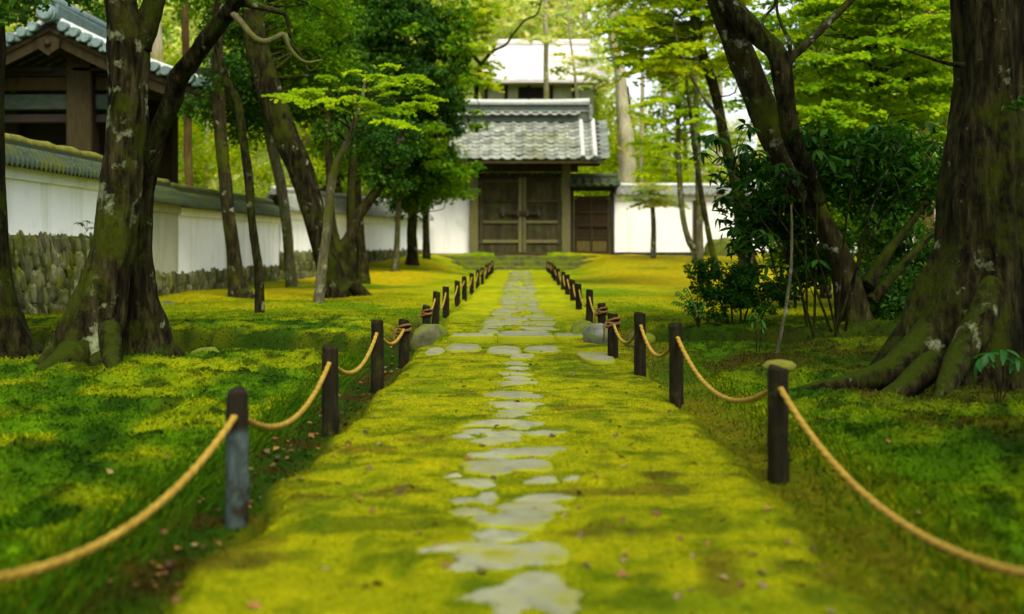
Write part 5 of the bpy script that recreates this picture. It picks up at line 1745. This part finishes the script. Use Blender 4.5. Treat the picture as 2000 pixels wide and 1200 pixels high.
# --- slim dark branching tree left of the gate ridge
t, tp = simple('slender_tree', 'slim tree with a dark curving branch above the left end of the gate ridge', 'bark_dark', 46, [(930, 300, 6), (929, 220, 5), (933, 160, 4.2), (944, 122, 3.6), (965, 100, 3), (988, 88, 2.6), (1003, 66, 2.3), (1025, 40, 2), (1048, 28, 1.8), (1060, -10, 1.5)], 0, 420)
stem(t, [(940, 125, 4), (922, 105, 4), (914, 85, 5), (912, 50, 5.5), (906, 10, 6), (900, -60, 6)], 46, M['bark_dark'], 'limb', seed=421)
cc = np.array([P(rng.uniform(865, 960), y, rng.uniform(45, 48)) for y in np.linspace(-40, 170, 34)])
sprays(t, cc, .75, 90, .17, M['lf_yellow'], 422)

# --- cedar trunks and background trees
CED = [('broad pale trunk standing right behind the gate roof', 'bark_pale', 49, [(1226, 380, 17), (1222, 300, 17), (1213, 200, 12), (1203, 100, 10), (1196, 0, 10), (1192, -200, 9)]),
       ('brown cedar trunk seen between belfry and straight mossy trunk', 'bark_cedar', 36, [(369, 380, 8), (367, 260, 8), (364, 180, 8), (360, 0, 7), (358, -200, 6)]),
       ('thin pale cedar trunk right of the brown one behind the wall', 'bark_pale', 40, [(403, 380, 5), (404, 280, 5), (407, 190, 4.5), (410, 0, 4)]),
       ('wide yellowish trunk just above the wall cap beside the twin stems', 'bark_pale', 33, [(322, 370, 17), (318, 300, 15), (312, 240, 13), (305, 100, 12), (300, -100, 10)]),
       ('thick reddish cedar trunk behind the wall under the dark crown', 'bark_cedar', 47, [(607, 390, 16), (607, 300, 15.5), (606, 200, 15), (604, 0, 14), (602, -200, 12)]),
       ('dark cedar trunk close right of the thick reddish one', 'bark_dark', 48, [(655, 390, 9), (655, 300, 9), (654, 180, 8.5), (652, 0, 8)]),
       ('grey cedar trunk near the evergreen crown behind the wall', 'bark_mid', 50, [(632, 390, 10), (631, 300, 10), (630, 180, 9), (628, 0, 8)]),
       ('reddish cedar trunk high at the right, above the dark shrubs', 'bark_cedar', 30, [(1808, 420, 16), (1812, 200, 14), (1815, 0, 13), (1817, -200, 12)]),
       ('thin orange-brown cedar trunk next to the massive trunk', 'bark_cedar', 32, [(1846, 420, 6), (1848, 200, 5.5), (1850, 0, 5)]),
       ('brown cedar trunk partly hidden by the massive trunk', 'bark_cedar', 31, [(1876, 420, 9), (1877, 200, 8.5), (1878, 0, 8)]),
       ('slim grey trunk far behind the right wall, beside the broad pale trunk', 'bark_pale', 52, [(1252, 380, 4), (1254, 250, 4), (1256, 100, 3.5), (1258, -60, 3)]),
       ('slim pale trunk far behind the right wall, under the yellow maple', 'bark_pale', 54, [(1300, 380, 5), (1299, 280, 5), (1297, 120, 4.5), (1296, -60, 4)]),
       ('slim trunk far behind the wall, right of the slanting thin one', 'bark_pale', 50, [(1404, 380, 5), (1406, 250, 5), (1407, 100, 4)]),
       ('pale straight trunk above the thatched roof', 'bark_pale', 58, [(1068, 230, 5), (1067, 120, 5), (1065, 0, 4.5), (1063, -120, 4)]),
       ('white slim trunk high on the hill, right of the thatched house', 'bark_pale', 75, [(1142, 130, 4), (1141, 40, 4), (1140, -60, 3.5)])]
r_ = np.random.default_rng(99)
for k, (lab, mk, d, pts) in enumerate(CED):
    x, y = base_of(pts, d)
    g = g1(x, y)
    yb = CY + (CAMZ - g) * F / d
    pts = ([(pts[0][0], yb, pts[0][2] * 1.15)] if yb > pts[0][1] + 20 else []) + pts
    t = newtree('tall_tree', lab, x, y)
    _, tp, _ = stem(t, pts, d, M[mk], lobes=.08, ground_it=True, seed=430 + k, rough=.06, gnarl=.03)
    top = tp[-1]
    cc = ell(top + [0, 0, .5], (1.7, 1.5, 1.6), 14, .5, r_)
    leafy(t, cc, .7, 60, .22, M['lf_yellow' if k in (0, 10, 11, 12, 13, 14) else 'lf_mid'], 450 + k)

BG = [('yellow-green broadleaf tree behind the belfry side of the wall', -11.5, 38, 4.6, 2.6, 3.0, 'lf_yellow'),
      ('yellow-green tree behind the long white wall', -9.3, 42, 4.0, 2.6, 3.4, 'lf_yellow'),
      ('light green tree behind the long wall, nearer the gate', -7.0, 47, 4.6, 2.8, 3.4, 'lf_maple'),
      ('golden-green tree showing over the wall beside the leaning trunk', -8.6, 52, 6.2, 3.0, 4.4, 'lf_yellow'),
      ('tall green tree rising behind the evergreen crown', -4.8, 54, 8.0, 2.6, 5.0, 'lf_mid'),
      ('tall leafy tree behind the belfry roof', -13.5, 45, 7.5, 3.4, 5.0, 'lf_mid'),
      ('dark tree at the top left behind the belfry ridge', -11.8, 31, 7.6, 2.0, 2.2, 'lf_ever'),
      ('golden tree beyond the thin trunks behind the right wall', 8.8, 66, 8.6, 2.0, 1.8, 'lf_yellow'),
      ('yellow tree beyond the wicket hood', 5.2, 60, 8.6, 2.0, 2.4, 'lf_yellow'),
      ('dark green woodland tree at the top right behind the cedars', 11.0, 36, 4.2, 3.4, 4.4, 'lf_ever'),
      ('mid green tree behind the deep green maple', 8.6, 34, 4.6, 2.4, 4.2, 'lf_mid'),
      ('bright tree above the right corner behind the massive trunk', 14.5, 40, 5.4, 3.6, 4.6, 'lf_mid'),
      ('pale lime tree far beyond the right wall, just right of the broad pale trunk', 7.2, 74, 5.2, 2.2, 3.2, 'lf_far'),
      ('pale lime tree far beyond the right wall, seen between the slim trunks', 10.6, 78, 4.6, 2.2, 3.0, 'lf_far'),
      ('pale yellow tree far off behind the dark leaning pair', 14.5, 80, 5.6, 2.8, 4.0, 'lf_far'),
      ('low golden bush growing on the bank behind the right wall', 7.0, 49, 1.9, 2.0, 1.0, 'lf_yellow'),
      ('low green bush on the bank right of the broad pale trunk', 4.9, 48, 2.0, 0.8, .9, 'lf_mid'),
      ('green bush on the bank behind the far right wall', 10.6, 48, 2.2, 2.0, 1.4, 'lf_mid'),
      ('pale yellow bush under the left corner of the thatched eave', -1.9, 58.4, 1.7, 1.3, 1.7, 'lf_yellow'),
      ('yellow bush under the middle of the thatched eave', .4, 58.2, 1.3, 1.1, 1.4, 'lf_yellow'),
      ('tall yellow-green bush under the right half of the thatched eave', 3.1, 58.0, 1.9, 1.3, 1.9, 'lf_maple'),
      ('tall golden bush veiling the right corner of the thatched house', 4.9, 57.5, 3.6, 1.5, 3.2, 'lf_yellow')]
for k, (lab, x, y, zc, rx, rz, mk) in enumerate(BG):
    g = g1(x, y)
    bush = 'bush' in lab
    t = newtree('bank_bush' if bush else 'background_tree', lab, x, y, 'bush' if bush else 'tree')
    cc = ell((x, y, g + zc if y > 47 and not bush else zc), (rx, rx * .8, rz), int(40 * (.5 if bush else 1)), .5, r_)
    leafy(t, cc, .42 * rx ** .5, 110, .17, M[mk], 480 + k)
    V, Fc = sweep(np.array([[x, y, g - .3], [x + .05, y, g + zc * .5], [x, y, max(g + .5, zc)]]), [.16, .13, .07] if not bush else [.04, .035, .02], 10)
    obj_np('trunk', V, Fc, M['bark_mid'], t)

# --- wood on the hill: reads as one mass
n = 900
yy = r_.uniform(50, 125, n)
xx = r_.uniform(-.5, .5, n) * yy * 1.1
keep = ~((xx > -3.5) & (xx < 6) & (yy < 67)) & ~((xx / yy > .072) & (xx / yy < .20) & ((yy < 78)))
xx, yy = xx[keep], yy[keep]
zz = gz(xx, yy) + r_.uniform(.3, 5.0, len(xx))
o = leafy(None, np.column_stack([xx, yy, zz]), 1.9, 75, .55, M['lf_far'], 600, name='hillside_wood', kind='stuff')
o['label'], o['category'] = 'pale yellow-green wood covering the hillside behind the house', 'woods'
# scrub between gate and house
n = 420
xx, yy = r_.uniform(-7, 7.5, n), r_.uniform(50, 60.5, n)
zz = gz(xx, yy) + r_.uniform(.1, 1.0, n) + np.maximum(0, smooth(3.0, 4.2, xx) * r_.uniform(0, 3, n)) + smooth(56, 60, yy) * r_.uniform(0, 1.2, n)
o = leafy(None, np.column_stack([xx, yy, zz]), .6, 70, .18, M['lf_yellow'], 601, name='bank_scrub', kind='stuff')
o['label'], o['category'] = 'bright scrub on the bank between gate ridge and thatched house', 'scrub'

# --- unseen tree added beside the viewpoint, out of the frame, to shade the right-hand lawn
t = newtree('old_tree', 'unseen old tree added beside the viewpoint to shade the right lawn', 5.9, 0.0)
V, Fc = sweep(catmull(np.array([[5.9, 0, -.3], [5.8, .1, 1.5], [5.3, .4, 4], [4.8, .8, 6.2]]), 20), np.linspace(.42, .16, 20), 20)
obj_np('trunk', V, Fc, M['bark_dark'], t)
leafy(t, ell((4.5, 1.4, 5.6), (2.5, 3.2, 1.1), 80, .5, np.random.default_rng(81)), .6, 85, .14, M['lf_ever'], 700)

t, tp = simple('slender_tree', 'airy pale maple veiling the right half of the thatched roof', 'bark_pale', 56, [(1128, 240, 3), (1126, 180, 3), (1120, 120, 2.6), (1112, 60, 2), (1108, 0, 2)], 0, 800)
cc = np.vstack([np.array([P(rng.uniform(1085, 1190), y, rng.uniform(54, 58)) for y in np.linspace(95, 175, 16)]), np.array([P(rng.uniform(1010, 1180), y, rng.uniform(55, 58)) for y in np.linspace(-20, 80, 18)])])
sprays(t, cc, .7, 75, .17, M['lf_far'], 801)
twigs(t, tp, cc[::2], .02, M['bark_pale'], 802)
